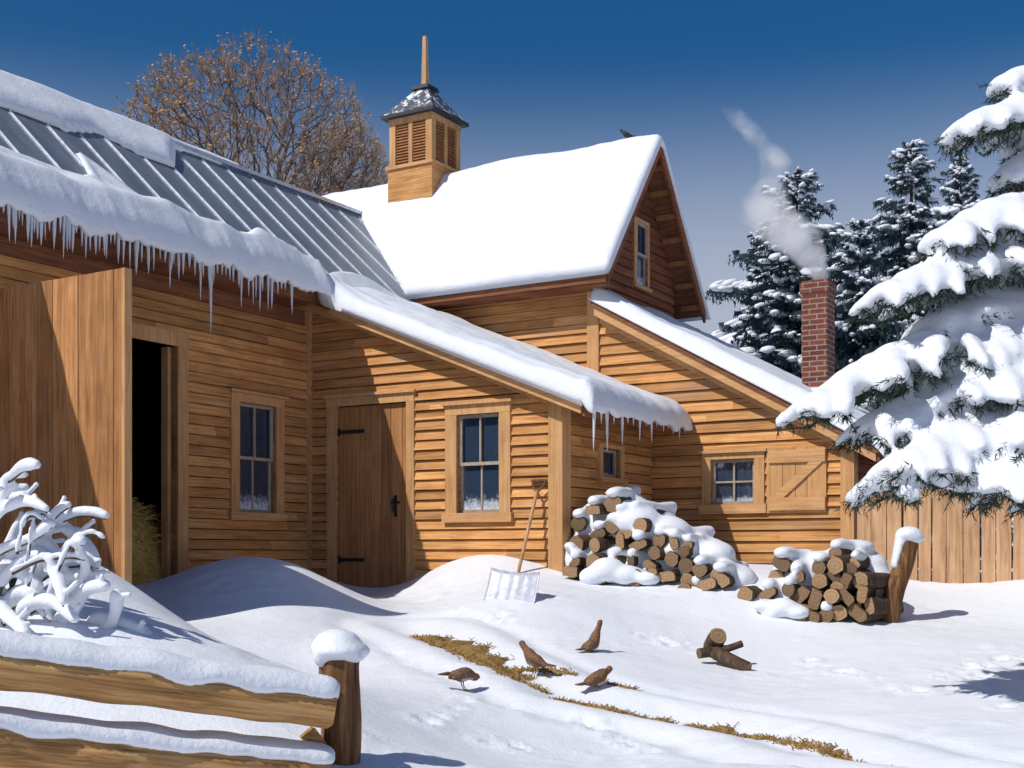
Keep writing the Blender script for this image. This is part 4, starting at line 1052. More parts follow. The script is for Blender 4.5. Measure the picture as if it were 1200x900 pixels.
# ================================================================= birds
def bird(name, beakpt, tailpt, size, neck_up, label, pal=('bird', 'birdw', 'birdl'), crest=False, yaw=0, pose='stand', group=None):
    """spine from tail tip to beak, world coords; body swept in one surface"""
    T = Vector(tailpt); Hd = Vector(beakpt); ax_ = (Hd-T); hor = Vector((ax_.x, ax_.y, 0)); Lh = hor.length; f = hor.normalized(); up_ = Vector((0, 0, 1))
    side_ = f.cross(up_)
    def S(a, z): return T+f*(a*Lh)+up_*(z*size)
    hz = ax_.z/size
    spine = [(0, 0, .012, .05), (.12, .0+.02, .02, .11), (.26, .05, .08, .14), (.42, .10, .155, .17), (.58, .16, .165, .18), (.70, hz*.35+.14, .125, .14), (.78, hz*.62+.08, .085, .085), (.85, hz*.86+.03, .07, .07), (.90, hz+.03, .078, .072), (.95, hz+.02, .055, .05), (.975, hz+.005, .022, .02), (1.0, hz, .004, .004)]
    if neck_up < .5: spine = [(0, .0, .012, .05), (.14, .0, .02, .10), (.28, .0, .09, .14), (.45, -.02, .15, .17), (.62, .0, .15, .17), (.74, hz*.5+.02, .11, .12), (.84, hz+.02, .085, .085), (.91, hz+.02, .08, .075), (.95, hz+.01, .05, .045), (.975, hz, .02, .02), (1, hz-.01, .004, .004)]
    o = MB(); seg = 12; vs_ = []; n = len(spine); fine = []
    for i in range(n-1):
        for k in range(3):
            t = k/3; fine.append(tuple(spine[i][q]*(1-t)+spine[i+1][q]*t for q in range(4)))
    fine.append(spine[-1]); pts = [S(q[0], q[1]) for q in fine]
    for i, q in enumerate(fine):
        dd = (pts[min(i+1, len(pts)-1)]-pts[max(i-1, 0)]).normalized(); nn = side_.cross(dd).normalized()
        for k in range(seg):
            a = 2*math.pi*k/seg; vs_.append(pts[i]+nn*math.sin(a)*q[2]*size*1.12+side_*math.cos(a)*q[3]*size)
    fs = []; mi = []
    for i in range(len(fine)-1):
        for k in range(seg):
            fs.append((i*seg+k, i*seg+(k+1) % seg, (i+1)*seg+(k+1) % seg, (i+1)*seg+k))
    a_ = 2*math.pi/seg; 
    lowf = []; topf = []; bk = []
    for i in range(len(fine)-1):
        for k in range(seg):
            f_ = fs[i*seg+k]; mid = (k+.5)*a_; s_ = fine[i][0]
            if s_ > .93: bk.append(f_)
            elif abs(math.sin(mid)) > .55 and (math.sin(mid) < 0) and .4 < s_ < .8: lowf.append(f_)
            else: topf.append(f_)
    b0 = len(o.v); o.v += [tuple(p) for p in vs_]
    for grp_, m_ in ((topf, 0), (lowf, 1), (bk, 2)):
        for f_ in grp_: o.f.append(f_); o.mi.append(m_); o.sm.append(True)
    base = S(.5, 0); base.z = hg(base.x, base.y)-.004 if name != 'crow' else base.z
    root = thing(name, base, label, 'bird', group)
    o.build('body', [M[pal[0]], M[pal[2]], M['beak']], root, base)
    for sg in (-1, 1):
        wg = MB(); c = S(.45, spine[3][1]+.03)+side_*sg*.135*size; q = Vector((1, 0, 0)).rotation_difference((S(.62, .2)-S(.2, .03)).normalized()).to_matrix()
        wg.ball(c, (.27*size, .035*size, .10*size), rot=q, seg=12, ring=8); wg.build('wing', M[pal[1]], root, base)
        lg = MB(); hp = S(.52, spine[3][1]-.10)+side_*sg*.06*size; ft = Vector((hp.x+f.x*.02, hp.y+f.y*.02, base.z+.002 if name != 'crow' else base.z-.0))
        lg.tube([hp, hp.lerp(ft, .5)-f*.012, ft], [.014*size*1.6, .012*size, .010*size], 6)
        for aa in (-.5, 0, .5): lg.tube([ft, ft+f*.09*size*math.cos(aa)+side_*.09*size*math.sin(aa)], .008*size, 5)
        lg.build('leg', M['beak'], root, base)
        ey = MB(); ey.ball(S(.915, hz+.045)+side_*sg*.062*size, .012*size, seg=6, ring=4); ey.build('eye', M['crow'], root, base)
    tl_ = MB(); a = S(.16, .03); tl_.prism([a+side_*.07*size, a-side_*.07*size, T-side_*.09*size-f*.03, T+side_*.09*size-f*.03], [a+side_*.07*size+up_*.012, a-side_*.07*size+up_*.012, T-side_*.09*size-f*.03+up_*.008, T+side_*.09*size-f*.03+up_*.008]); tl_.build('tail', M[pal[1]], root, base)
    return root
def gb_(px, py, dz=0): return gpix(px, py)+Vector((0, 0, dz))
def bird_at(pt, ph, pbase, size, up_, label, dd=0.0):
    g = gpix(*pbase); d = g.y
    bird('game_bird', W(ph[0], ph[1], d+dd), W(pt[0], pt[1], d-dd), size, up_, label, group=None)
bird_at((519,791), (563,794), (540,807), .30, 0, 'crouching brown bird with pale breast, nearest one, tail to the left', .06)
bird_at((646,781), (608,755), (630,789), .30, 1, 'brown bird standing with head raised to the left beside the bare grass', .08)
bird_at((680,762), (706,730), (690,764), .29, 1, 'upright brown bird with raised head, farthest back on the open snow', .08)
bird_at((680,803), (718,785), (700,811), .30, 1, 'brown bird facing right with neck stretched, on the edge of the bare grass', .08)
# black bird on the ridge
ur = pix_v(734, 0, VR)[0]; rp = b2w(ur, VR, ZR+.07)
bird('crow', rp+Vector((-.10, 0, .14)), rp+Vector((.13, 0, .05)), .2, 1, 'small black bird perched on the snowy ridge of the gabled barn', ('crow', 'crow', 'crow'))

# ================================================================= dry grass in the melted track
mb = MB(); rs = random.Random(12)
segs = [((490,741),(520,752),(560,764),(596,781),.085), ((590,790),(606,796),None,None,.05), ((648,815),(690,822),(735,831),None,.035),((735,832),(760,838),(790,843),None,.05),((800,847),(840,851),(862,854),None,.045),((868,856),(898,858),None,None,.05),((600,778),(640,786),(672,796),None,.03),((700,806),(745,814),None,None,.02),((560,772),(596,790),(640,806),None,.02),((560,764),(600,780),(625,790),None,.04),((900,858),(960,868),(1015,883),None,.022),((1010,882),(1060,894),(1090,899),None,.04)]
for sgm in segs:
    ps = [gpix(*p) for p in sgm[:4] if p]; wd = sgm[4]*2.0; fine = []
    for a, b in zip(ps[:-1], ps[1:]):
        n = max(3, int((b-a).length/.02))
        for k in range(n): fine.append(a.lerp(b, k/n))
    fine.append(ps[-1]); n = len(fine)
    L_, R_ = [], []
    for i, p in enumerate(fine):
        t = i/(n-1); ww = max(.002, wd*min(1, (t*(1-t)*6)**.5)*(.75+1.5*noise.noise((p.x*7, p.y*7, 1))))
        d = (fine[min(i+1, n-1)]-fine[max(i-1, 0)]); d.z = 0; d.normalize(); q = Vector((-d.y, d.x, 0))
        for lst, s_ in ((L_, 1), (R_, -1)):
            e = p+q*ww*s_*(1+.3*noise.noise((p.x*30, p.y*30, s_))); lst.append(Vector((e.x, e.y, hg(e.x, e.y)-.004)))
    for i in range(n):   # many short blades and matted straws standing out of the snow
        for k in range(7):
            p = L_[i].lerp(R_[i], rs.random())+Vector((rs.uniform(-.03, .03), rs.uniform(-.03, .03), -.0)); a = rs.uniform(0, 6.28); l = rs.uniform(.02, .06)
            mb.beam(p, p+Vector((math.cos(a)*l, math.sin(a)*l*.6, rs.uniform(.0, .035))), .006, .004)
    mid = [(L_[i]+R_[i])/2+Vector((0, 0, .022)) for i in range(n)]
    for i in range(n-1):
        mb.add([L_[i]-Vector((0,0,.012)), L_[i+1]-Vector((0,0,.012)), mid[i+1], mid[i]], [(0,1,2,3)], 0, True); mb.add([mid[i], mid[i+1], R_[i+1]-Vector((0,0,.012)), R_[i]-Vector((0,0,.012))], [(0,1,2,3)], 0, True)
g = mb.build('dry_grass', M['grass'], None); tag(g, 'strips of flattened yellow dead grass showing through the trodden snow', 'grass', kind='stuff')

# ================================================================= split rail fence (left foreground)
fb = W(398, 900, 6.0); fbz = hh(fb.x, fb.y)
rfn = thing('split_rail_fence', (fb.x, fb.y, fbz), 'rustic split rail fence with snowy rails in the left foreground', 'fence'); bR = (fb.x, fb.y, fbz)
def rail(p, q, hw, hh_, name, seed, snowT):
    mb = MB(); n = 40; seg = 10; vs_ = []; P = Vector(p); Q = Vector(q); d = (Q-P).normalized(); s_ = d.cross(Vector((0, 0, 1))).normalized(); up_ = s_.cross(d)
    rs = random.Random(seed); off = [rs.uniform(0, 50) for _ in range(4)]
    prof_ = [(math.cos(2*math.pi*k/seg), math.sin(2*math.pi*k/seg)) for k in range(seg)]
    tops = []
    for i in range(n+1):
        t = i/n; c = P.lerp(Q, t)+up_*.012*noise.noise((t*5+off[0], 1, 0))+s_*.015*noise.noise((t*4, off[1], 0))
        sc2 = 1+.10*noise.noise((t*6, 2, off[2]))
        for k, (a, b) in enumerate(prof_):
            sq = 1/max(abs(a), abs(b))**.8
            rr_ = sc2*(1+.10*noise.noise((k*1.7+off[3], t*9, 0)))
            vs_.append(c+s_*a*hw*sq*rr_+up_*b*hh_*sq*rr_*(1.0 if b > 0 else 1+.12*noise.noise((t*8, 5, off[1]))))
        tops.append(c+up_*hh_*sc2)
    fs = [(i*seg+k, i*seg+(k+1) % seg, (i+1)*seg+(k+1) % seg, (i+1)*seg+k) for i in range(n) for k in range(seg)]
    mb.add(vs_, fs, 0, True); mb.add(vs_[:seg], [tuple(range(seg))[::-1]]); mb.add(vs_[-seg:], [tuple(range(seg))])
    o = mb.build('rail', M['rail'], rfn, bR)
    s = MB()
    for i in range(0, n*2-1):
        t = i/2; k = int(t); c = tops[k].lerp(tops[min(k+1, n)], t-k); th = snowT*(1+.25*noise.noise((t*.25, seed, 1)))
        dr = .03*noise.noise((t*.3, seed, 3))+.0
        s.ball(c+up_*(th*.32)-s_*.0, (.09, hw*1.08, th), rot=Vector((1,0,0)).rotation_difference(d).to_matrix(), seg=12, ring=6)
        s.ball(c+up_*(th*.1-.01-dr)+s_*hw*.72, (.08, hw*.42, th*.62), rot=Vector((1,0,0)).rotation_difference(d).to_matrix(), seg=10, ring=6)
    sn = fuse(s, .022, 4); sn.build('rail_snow', M['snow'], o, bR)
rail(W(-130, 768, 5.0), W(384, 831, 5.82), .10, .082, 'rail', 3, .058)
rail(W(-130, 862, 5.0), W(378, 912, 5.82), .10, .095, 'rail', 8, .048)
# post
mb = MB(); seg = 16; pc = W(399, 770, 6.0); pts = [Vector((pc.x+.004*math.sin(i*.9), pc.y, fbz-.4+(pc.z+.02-(fbz-.4))*i/14)) for i in range(15)]
mb.tube(pts, [.092+.006*noise.noise((i*.5, 0, 2)) for i in range(15)], seg, rfun=lambda i, k: 1+.16*noise.noise((k*.9, i*.12, 7))+.05*noise.noise((k*2.5, i*.5, 1)))
mb.build('fence_post', M['post'], rfn, bR)
s = MB(); tp = Vector((pc.x, pc.y, pc.z+.02)); s.ball(tp+Vector((-.015, 0, .045)), (.115, .12, .07), seg=16, ring=10); [s.ball(tp+Vector((.1*math.cos(q*1.1), .1*math.sin(q*1.1), .01+.03*math.sin(q*2.3))), (.045, .045, .035+.01*math.sin(q))) for q in range(6)]; s.ball(tp+Vector((.0, -.01, .015)), (.133, .13, .055), seg=16, ring=10); s.ball(tp+Vector((-.08, -.03, -.01)), (.05, .06, .06)); s.ball(tp+Vector((.07, -.02, .0)), (.055, .07, .05))
fuse(s, .016, 4).build('snow_cap', M['snow'], rfn, bR)
mb = MB(); bw = W(366, 806, 5.78); mb.beam(W(360, 858, 5.92), W(392, 900, 5.98), .07, .07); mb.build('wedge', M['rail'], rfn, bR)

# ================================================================= snow-laden bush (left)
bc = W(20, 745, 7.3); bz = hh(bc.x, bc.y)
bush = thing('snowy_bush', (bc.x, bc.y, bz), 'arching leafless bush buried in thick snow at the left edge', 'bush'); bB = (bc.x, bc.y, bz)
stem = MB(); sn = MB(); rs = random.Random(31)
canes = [[(-40,650),(0,574),(15,559),(28,549),(43,547)], [(-40,640),(-10,590),(8,582),(31,572)], [(-40,660),(0,607),(15,595),(33,590),(55,598)],
 [(40,700),(50,650),(59,614),(69,600),(80,593)], [(10,700),(35,640),(51,621),(72,609),(92,602),(110,602),(124,606)], [(-50,680),(0,647),(38,631),(61,615)],
 [(30,680),(50,632),(61,615),(84,627),(102,645),(113,664)], [(-40,650),(-5,600),(15,588),(32,584)], [(0,690),(38,653),(59,664),(69,683),(74,708)],
 [(50,740),(66,690),(84,679),(107,680)], [(70,745),(90,710),(102,694),(124,689)], [(100,748),(113,731),(143,733),(164,741),(176,755)], [(110,748),(128,738),(136,716),(137,698)],
 [(-20,690),(0,672),(25,674),(46,690)], [(-40,700),(-20,620),(0,600),(8,560)], [(0,720),(20,700),(40,702),(52,722)], [(20,742),(30,715),(60,708),(88,728)], [(-30,720),(10,640),(25,612),(48,606),(66,614)],
 [(60,700),(70,660),(82,640),(96,636)], [(-50,720),(-30,640),(-20,580),(-5,552)], [(10,660),(28,640),(50,640),(66,652)],[(60,735),(85,700),(100,668),(90,640)],[(-30,745),(-10,715),(15,730),(30,745)]]
def smoothpath(P, m=8):
    out = []; n = len(P)
    for i in range(n-1):
        a, b, c, d = P[max(i-1, 0)], P[i], P[i+1], P[min(i+2, n-1)]
        for k in range(m):
            t = k/m; out.append(.5*((2*b)+(c-a)*t+(2*a-5*b+4*c-d)*t*t+(3*b-a-3*c+d)*t*t*t))
    out.append(P[-1]); return out
for si, cn in enumerate(canes):
    de = 7.2+rs.uniform(-.28, .22); ctr = [W(px, py, 7.45+(de-7.45)*min(1, (k+1)/len(cn))) for k, (px, py) in enumerate(cn)]
    r0 = ctr[0].lerp(Vector((bc.x, 7.5, bz)), .6); r0.z = hh(r0.x, r0.y)-.05
    pts = smoothpath([r0]+ctr); n = len(pts)-1
    stem.tube([p-Vector((0, 0, .012)) for p in pts], [.014*(1-.7*k/n)+.002 for k in range(n+1)], 6)
    low = cn[-1][1] > 650
    for k in range(n):
        for f_ in (0, .33, .66):
            t = (k+f_)/n
            if t < .22: continue
            p = pts[k].lerp(pts[k+1], f_); sl = abs((pts[k+1]-pts[k]).normalized().z); e = max(0, (t-.9)/.1)
            r_ = (.046 if low else .034)*(1+.12*math.sin(t*9+si))*(1-.25*sl)*(1-.3*e)
            sn.ball(p+Vector((0, 0, r_*.45)), (r_*1.05, r_*1.05, r_), seg=9, ring=6)
    for k in range(2):
        i = rs.randint(int(n*.5), n-2); p = pts[i]; q = p+Vector((rs.uniform(.02, .14), rs.uniform(-.08, .08), rs.uniform(.0, .10))); stem.tube([p, q], [.004, .002], 5)
        for j in range(8): sn.ball(p.lerp(q, j/8)+Vector((0, 0, .008)), .017, seg=7, ring=5)
for k in range(20):      # thin outer twigs with a narrow line of snow
    x0, y0 = rs.uniform(-40, 70), rs.uniform(640, 740); l = rs.uniform(35, 85); a = rs.uniform(-2.6, -.3); de = rs.uniform(6.95, 7.5)
    c3 = [(x0, y0), (x0+l*.5*math.cos(a)+6, y0+l*.6*math.sin(a)), (x0+l*math.cos(a)*1.0+14, y0+l*.75*math.sin(a)), (x0+l*math.cos(a)*1.15+24, y0+l*.65*math.sin(a))]
    if c3[2][1] < 560 or c3[3][0] > 128: continue
    pts = smoothpath([W(px, py, de) for px, py in c3], 7); n = len(pts)-1
    stem.tube([p-Vector((0, 0, .010)) for p in pts], [.008*(1-.7*q/n)+.0015 for q in range(n+1)], 5)
    for q in range(n):
        for f_ in (0, .5):
            p = pts[q].lerp(pts[q+1], f_); r_ = .0165*(1+.2*math.sin(q*1.3+k)); sn.ball(p+Vector((0, 0, r_*.6)), (r_, r_, r_*.9), seg=8, ring=5)
for k in range(30):
    px = rs.uniform(-60, 165); py = rs.uniform(718, 752) if px > 60 else rs.uniform(690, 750); p = W(px, py, rs.uniform(7.4, 7.7)); sn.ball(p, (rs.uniform(.08, .17), rs.uniform(.08, .16), rs.uniform(.05, .08)), seg=12, ring=8)
stem.build('stem', M['twig'], bush, bB)
fuse(sn, .011, 2).build('snow_load', M['snow'], bush, bB)

# ================================================================= big spruce at the right
TBx, TBy = W(1345, 650, 9.6).x, 9.6; tz = hh(TBx, TBy)
spr = thing('snowy_spruce', (TBx, TBy, tz), 'huge snow laden spruce reaching in from the right edge', 'tree'); bT = (TBx, TBy, tz)
mb = MB(); mb.tube([(TBx, TBy, tz-.3), (TBx, TBy, tz+2), (TBx+.03, TBy, tz+5), (TBx, TBy, tz+8.2)], [.26, .22, .12, .02], 14, rfun=lambda i, k: 1+.08*math.sin(k*2.1)); mb.build('trunk', M['trunk'], spr, bT)
ndl = MB(); ssn = MB(); wood_ = MB()
def needles(mb, p, q, r, dens, rs):
    L = (q-p).length; n = max(2, int(L*dens)); d = (q-p).normalized(); o = d.orthogonal().normalized(); b = d.cross(o)
    for k in range(n):
        t = k/n+rs.random()/n; a = rs.uniform(0, 6.28); rad = o*math.cos(a)+b*math.sin(a); s = p.lerp(q, t); l = r*rs.uniform(.7, 1.2)
        e = s+(rad*.8+d*.7).normalized()*l; w_ = d.cross(rad)*l*.085
        mb.add([s-w_, s+w_, e], [(0, 1, 2)])
def bough(root, tip, sag, width, rs, snow=1.0, dens=170, nb=12, fing=None, sn=None, nd=None, sl=1.0, near=True):
    root = Vector(root); tip = Vector(tip); n = 14; pts = []
    for k in range(n+1):
        t = k/n; p = root.lerp(tip, t); p.z += sag*math.sin(math.pi*t*.95)*(1-.25*t); pts.append(p)
    wood_.tube(pts, [.035*(1-.85*k/n)+.004 for k in range(n+1)], 6)
    ax_ = (tip-root); hor = Vector((ax_.x, ax_.y, 0)).normalized(); side_ = Vector((-hor.y, hor.x, 0))
    def at(t): i = min(n-1, int(t*n)); return pts[i].lerp(pts[i+1], t*n-i)
    def lay(p, r, rz): sn.ball(p, (r, r, rz), seg=8, ring=5)
    m = int((tip-root).length*22)
    for k in range(m):
        t = k/m
        if t < .1: continue
        r_ = (.055+.035*math.sin(math.pi*t))*snow*(.8+.4*rs.random())*(1 if t < .9 else .65); lay(at(t)+Vector((0, 0, .04)), r_*1.35, r_)
    needles(nd, at(.5), tip, .07, dens, rs)
    for k in range(nb):
        t = .18+.80*(k+rs.random()*.6)/nb
        for sg in (-1, 1):
            L = width*(math.sin(math.pi*min(1, (1.05-t)*.62+.05))*.95+.08)*rs.uniform(.7, 1.15)
            dirn = (side_*sg*1.0+hor*rs.uniform(.45, .9)); dirn.normalize(); p0_ = at(t); drop = L*rs.uniform(.25, .62)
            q = [p0_+dirn*L*s_+Vector((0, 0, -drop*s_**1.8)) for s_ in (0, .2, .4, .6, .8, 1.0)]
            # little tips that curl down
            wood_.tube(q, [.010, .009, .007, .005, .004, .002], 5)
            for a, b in zip(q[:-1], q[1:]):
                needles(nd, a-Vector((0, 0, .02)), b-Vector((0, 0, .02)), .075, dens*1.2, rs)
            steps = max(5, int(L/.035)); 
            for j in range(steps+1):
                s_ = j/steps; i = min(4, int(s_*5)); p = q[i].lerp(q[i+1], s_*5-i)
                r_ = (.088-.050*s_**1.4)*snow*(.85+.35*noise.noise((p.x*6, p.y*6, p.z*6))); lay(p+Vector((0, 0, .025+.01*(1-s_))), r_*1.15, r_*.85)
            for f_ in range(3):   # side sprigs
                s_ = rs.uniform(.35, .95); i = min(4, int(s_*5)); p = q[i].lerp(q[i+1], s_*5-i); l = L*rs.uniform(.18, .32)
                e = p+(dirn*.6+Vector((rs.uniform(-.7, .7), rs.uniform(-.7, .7), -.9))).normalized()*l; needles(nd, p, e, .06, dens*1.2, rs)
                for j in range(4): lay(p.lerp(e, j/4)+Vector((0, 0, .02)), .036*snow*(1-.1*j), .03*snow)
rs = random.Random(77)
cur = [  # tip (px,py,depth), root height py on the trunk, sag, width
 ((1122,168,9.0), 225, .42, .42), ((1168,112,9.3), 150, .25, .32), ((1092,300,8.7), 330, .45, .50), ((1030,362,8.5), 380, .42, .62),
 ((1075,400,8.9), 400, .35, .60), ((936,505,8.3), 470, .62, .62), ((1010,520,8.5), 500, .40, .62), ((1045,575,8.0), 560, .55, .72), ((1022,590,8.2), 600, .50, .60),
 ((985,470,8.8), 440, .45, .55), ((1060,455,8.9), 430, .4, .6), ((1150,598,7.9), 560, .55, .65), ((1120,480,8.3), 470, .35, .7), ((1160,300,9.0), 300, .4, .5), ((1180,225,9.2), 230, .35, .45), ((1140,430,8.6), 420, .3, .6), ((1190,540,7.9), 500, .45, .6)]
for (tp_, ry, sag, wd) in cur:
    z_ = CZ+(HOR-ry)/F*9.6; bough((TBx-.05, TBy, z_), W(*tp_), sag, wd, rs, snow=1.3, nb=13, sn=ssn, nd=ndl)
big_sn = fuse(ssn, .03, 7)
big_sn.build('snow_load', M['snow'], spr, bT)
def tufts(src, count, rs):      # sprigs of needles showing along the undersides and flanks of the snow pads
    V = [Vector(p) for p in src.v]; fl = []
    for f_ in src.f:
        a, b, c = V[f_[0]], V[f_[1]], V[f_[2]]; n_ = (b-a).cross(c-a)
        if n_.length > 0:
            n_.normalize()
            if n_.z < .12: fl.append((a, n_))
    for a, n_ in rs.sample(fl, min(count, len(fl))):
        d = (n_*.8+Vector((rs.uniform(-.6, .6), rs.uniform(-.6, .6), rs.uniform(-1.1, -.1)))).normalized(); needles(ndl, a-n_*.02, a+d*rs.uniform(.04, .12), .055, 110, rs)
tufts(big_sn, 2600, rs)
far_s = MB()
for k in range(46):        # the rest of the crown, outside the frame or seen as dark interior
    z_ = tz+2.1+k*.128; a = k*2.4; Lr = 2.5*(1-(z_-tz)/9)+.25
    dx, dy = math.cos(a), math.sin(a)
    if dx < -.1 and z_ < 8: 
        Lr *= .62
    bough((TBx, TBy, z_), (TBx+dx*Lr, TBy+dy*Lr, z_-.35*Lr), .2, Lr*.3, rs, snow=.72, nb=8, sn=far_s, nd=ndl, dens=190)
far_m = fuse(far_s, .034, 2); far_m.build('snow_load', M['snow'], spr, bT); tufts(far_m, 2600, rs)
ndl.build('needles', M['needle'], spr, bT); wood_.build('branch', M['trunk'], spr, bT)

# ================================================================= background firs
def fir(px, topy, d, halfw_px, basez, seed, label):
    rs = random.Random(seed); top = W(px, topy, d); H = top.z-basez; Rm = halfw_px/F*d
    root = thing('snowy_fir', (top.x, d, basez), label, 'tree', None)
    mb = MB(); mb.tube([(0, 0, -.2), (0, 0, H*.5), (0, 0, H)], [H*.022, H*.012, .01], 8); mb.build('trunk', M['trunk'], root)
    nd = MB(); sn = MB(); z = H*.985; k = 0
    lump = [rs.uniform(.75, 1.25) for _ in range(12)]
    while z > H*.12:
        fr = 1-z/H; Lb = Rm*(fr**.72)*1.22; nb = int(4+fr*10)
        for i in range(nb):
            a = 2*math.pi*i/nb+rs.uniform(-.45, .45)+k; L = Lb*rs.choice((.45, .65, .8, 1.0, 1.2, 1.5))*rs.uniform(.85, 1.1)+.05
            zz = z+rs.uniform(-.22, .22)*(.4+fr)
            h = Vector((math.cos(a), math.sin(a), 0)); sd_ = Vector((-h.y, h.x, 0)); n = max(4, int(L/.16)); dr = rs.uniform(.30, .55); upt = rs.uniform(.18, .42)
            if fr < .12: dr, upt = -.35, .1
            sp_ = [Vector((0, 0, zz))+h*L*t+Vector((0, 0, -L*dr*t+L*upt*t*t*t)) for t in [j/n for j in range(n+1)]]
            heavy = rs.random()
            for j in range(1, n+1):
                t = j/n; wd = (L*.34*math.sin(math.pi*(1.04-t*.86))+.05)*rs.uniform(.6, 1.25)
                for sg in (-1, 1):
                    for q in range(5):
                        e = sp_[j]+(sd_*sg*wd*rs.uniform(.4, 1.1)+h*wd*rs.uniform(.3, 1.0)+Vector((0, 0, -wd*rs.uniform(.05, .55))))
                        w_ = (h*.026+Vector((0, 0, .018)))*(.4+min(1, fr*3)*.6); nd.add([sp_[j]-w_, sp_[j]+w_, e], [(0, 1, 2)])
                        for f_ in (.35, .6, .85):
                            dn = sp_[j].lerp(e, f_); e2 = dn+Vector((rs.uniform(-.3, .3), rs.uniform(-.3, .3), -rs.uniform(.3, .9))).normalized()*rs.uniform(.08, .2)*min(1, .25+fr*2.5); nd.add([dn-w_, dn+w_, e2], [(0, 1, 2)])
                for q in range(4):
                    e = sp_[j]+Vector((rs.uniform(-.5, .5), rs.uniform(-.5, .5), -1)).normalized()*rs.uniform(.1, .24)*min(1, .2+fr*2.5); nd.add([sp_[j]-h*.03, sp_[j]+h*.03, e], [(0, 1, 2)])
                if heavy > .25 and .1 < t and rs.random() < .8:
                    rr_ = wd*rs.uniform(.26, .54)+.015; q_ = h.rotation_difference(Vector((1, 0, 0))); rot = Matrix.Rotation(math.atan2(h.y, h.x), 3, 'Z') @ Matrix.Rotation(dr*.7, 3, 'Y')
                    sn.ball(sp_[j]+Vector((0, 0, .03+rr_*.12))+sd_*rs.uniform(-.2, .2)*wd, (rr_*rs.uniform(1.1, 1.8), rr_*rs.uniform(.5, .9), rr_*.34+.012), seg=7, ring=4, rot=rot)
                    for sg in ((-1, 1) if rs.random() < .5 else ()):
                        c = sp_[j]+sd_*sg*wd*.6+h*wd*.35-Vector((0, 0, wd*.15)); sn.ball(c, (rr_*1.0, rr_*.5, rr_*.25+.01), seg=6, ring=4, rot=Matrix.Rotation(math.atan2(h.y, h.x)+sg*.7, 3, 'Z'))
        z -= (.17+.26*fr)*(H/8)**.5*.62; k += 1.1
    nd.build('foliage', M['needle2'], root); sn.build('snow_load', M['snow'], root)
fir(934, 203, 27, 122, 1.3, 1, 'snowy fir standing behind the brick chimney')
fir(1068, 166, 29, 100, 1.3, 2, 'tallest snowy fir right of the chimney')
fir(1126, 184, 32, 74, 1.3, 3, 'narrow distant fir partly hidden by the big spruce')
fir(1008, 262, 25, 74, 1.3, 4, 'short snowy fir in the gap right of the chimney')
fir(1190, 250, 26, 85, 1.3, 6, 'snowy fir mostly hidden behind the big spruce at the right edge')
fir(893, 268, 30, 58, 1.3, 5, 'small snowy fir with bare tips at the left of the fir group')

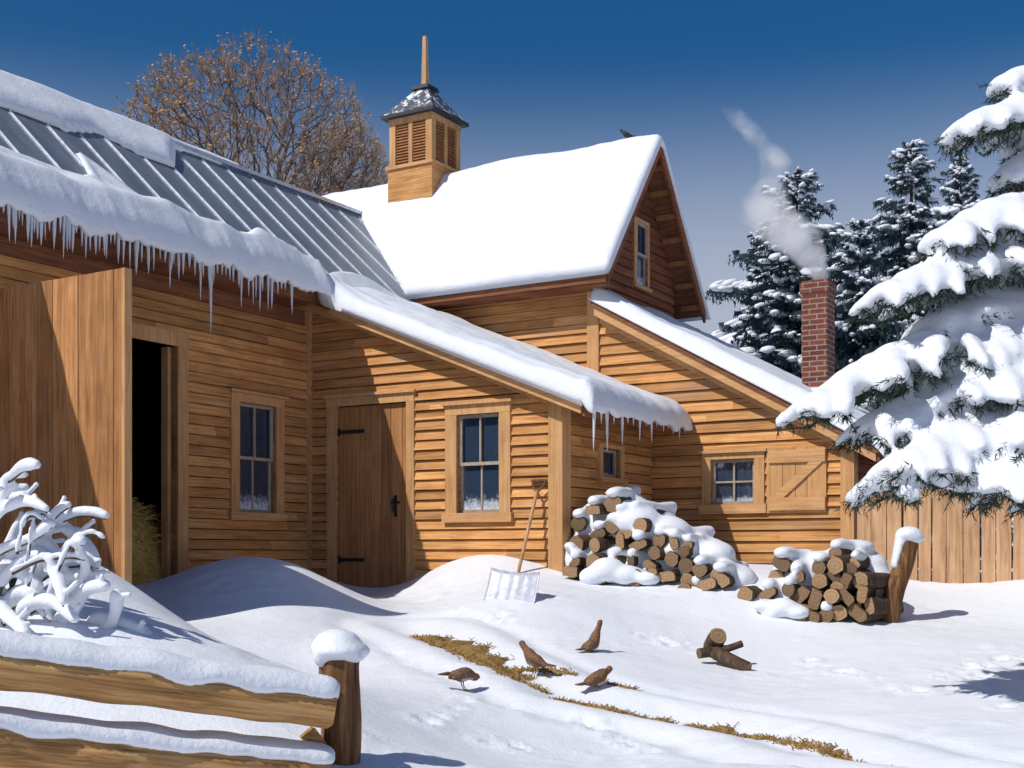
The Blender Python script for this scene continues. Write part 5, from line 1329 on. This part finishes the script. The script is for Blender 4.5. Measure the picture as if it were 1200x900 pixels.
# ================================================================= bare tree (space filling branching)
def bare_tree(loc, H, rx, zc, rz, npts, seed, label):
    rg = np.random.RandomState(seed); root = thing('bare_tree', loc, label, 'tree')
    pts = []
    while len(pts) < npts:
        p = rg.uniform(-1, 1, 3); r = np.linalg.norm(p)
        if r > 1 or rg.rand() > .25+.75*r*r: continue
        if p[2] < -.75: continue
        lump = 1+.13*noise.noise((p[0]*2.2+seed, p[1]*2.2, p[2]*2.2))
        pts.append((p[0]*rx*lump, p[1]*rx*lump, zc+p[2]*rz*lump))
    pts = np.array(pts); fork = np.array([0, 0, H*.30])
    order = np.argsort(np.linalg.norm(pts-fork, axis=1)); pts = pts[order]
    trunk = np.array([[0, 0, 0], [.03, 0, H*.12], [0, .03, H*.22], [0, 0, H*.30]])
    nodes = [*trunk]; par = [-1, 0, 1, 2]; plen = [0, H*.12, H*.22, H*.30]
    for p in pts:
        A = np.array(nodes); d = np.linalg.norm(A-p, axis=1); cost = d+.42*np.array(plen)+(d > 2.5)*0; cost[:3] = 1e9
        # prefer branches that keep going outward
        j = int(np.argmin(cost)); dist = d[j]; n = max(1, int(dist/.45)); last = j
        pj = A[par[j]] if par[j] >= 0 else A[j]-np.array([0, 0, 1]); dirp = (A[j]-pj); dirp /= (np.linalg.norm(dirp)+1e-6)
        for k in range(1, n+1):
            t = k/n; q = A[j]*(1-t)+p*t+dirp*dist*.22*t*(1-t)+np.array([0, 0, -.10*dist*t*(1-t)])+rg.normal(0, .02, 3)*(t < 1)
            nodes.append(q); par.append(last); plen.append(plen[last]+dist/n); last = len(nodes)-1
    n = len(nodes); w_ = np.zeros(n); kids = [[] for _ in range(n)]
    for i in range(n-1, 0, -1):
        if not kids[i]: w_[i] = 1
        w_[par[i]] += w_[i]; kids[par[i]].append(i)
    rad = .0075*w_**.44; rad = np.maximum(rad, .0075)
    tm = MB(); br = MB()
    for i in range(1, n):
        a, b = Vector(nodes[par[i]]), Vector(nodes[i]); r0 = min(rad[par[i]], rad[i]*1.25); mbx = tm if i < 4 else br
        if i < 4: r0 = rad[par[i]]
        mbx.tube([a, b], [r0, rad[i]], 8 if rad[i] > .05 else 3, cap=False)
    tm.build('trunk', M['twig'], root); 
    # fine spray of twigs at each tip
    rs = random.Random(seed); lf = MB(); sp2 = MB()
    for i in range(4, n):
        if kids[i] and rs.random() > .35: continue
        p = Vector(nodes[i]); out = (p-Vector((0, 0, zc*.72))).normalized()
        for k in range(9):
            e = p+(out+Vector((rs.uniform(-.8, .8), rs.uniform(-.8, .8), rs.uniform(-.5, .9)))).normalized()*rs.uniform(.16, .42)
            w2 = Vector((rs.uniform(-1, 1), rs.uniform(-1, 1), rs.uniform(-1, 1))).normalized()*.006; sp2.add([p-w2, p+w2, e], [(0, 1, 2)])
            edge = (p-Vector((0, 0, zc))).length/rx
            if rs.random() < (.6 if p.x < rx*.0 or p.z > zc+rz*.55 else .25) and edge > .6:
                c = p.lerp(e, rs.random()); s_ = rs.uniform(.02, .045); a = Vector((rs.uniform(-1, 1), rs.uniform(-1, 1), rs.uniform(-1, 1))).normalized()*s_; b2 = a.orthogonal().normalized()*s_
                lf.add([c-a, c-b2, c+a, c+b2], [(0, 1, 2, 3)])
    br.build('branch', M['twig'], root); lf.build('leaf_cluster', M['leaf'], root); sp2.build('twig', M['spray'], root)
tb = W(292, 650, 30); bare_tree((tb.x, 30, 1.3), 10.5, 3.25, 9.3, 2.75, 3600, 5, 'leafless round crowned tree with rusty leaves behind the metal roof')
tb = W(402, 650, 33); bare_tree((tb.x, 33, 1.3), 9.0, 1.25, 9.9, 1.6, 900, 9, 'smaller leafless tree between the round crowned tree and the cupola')
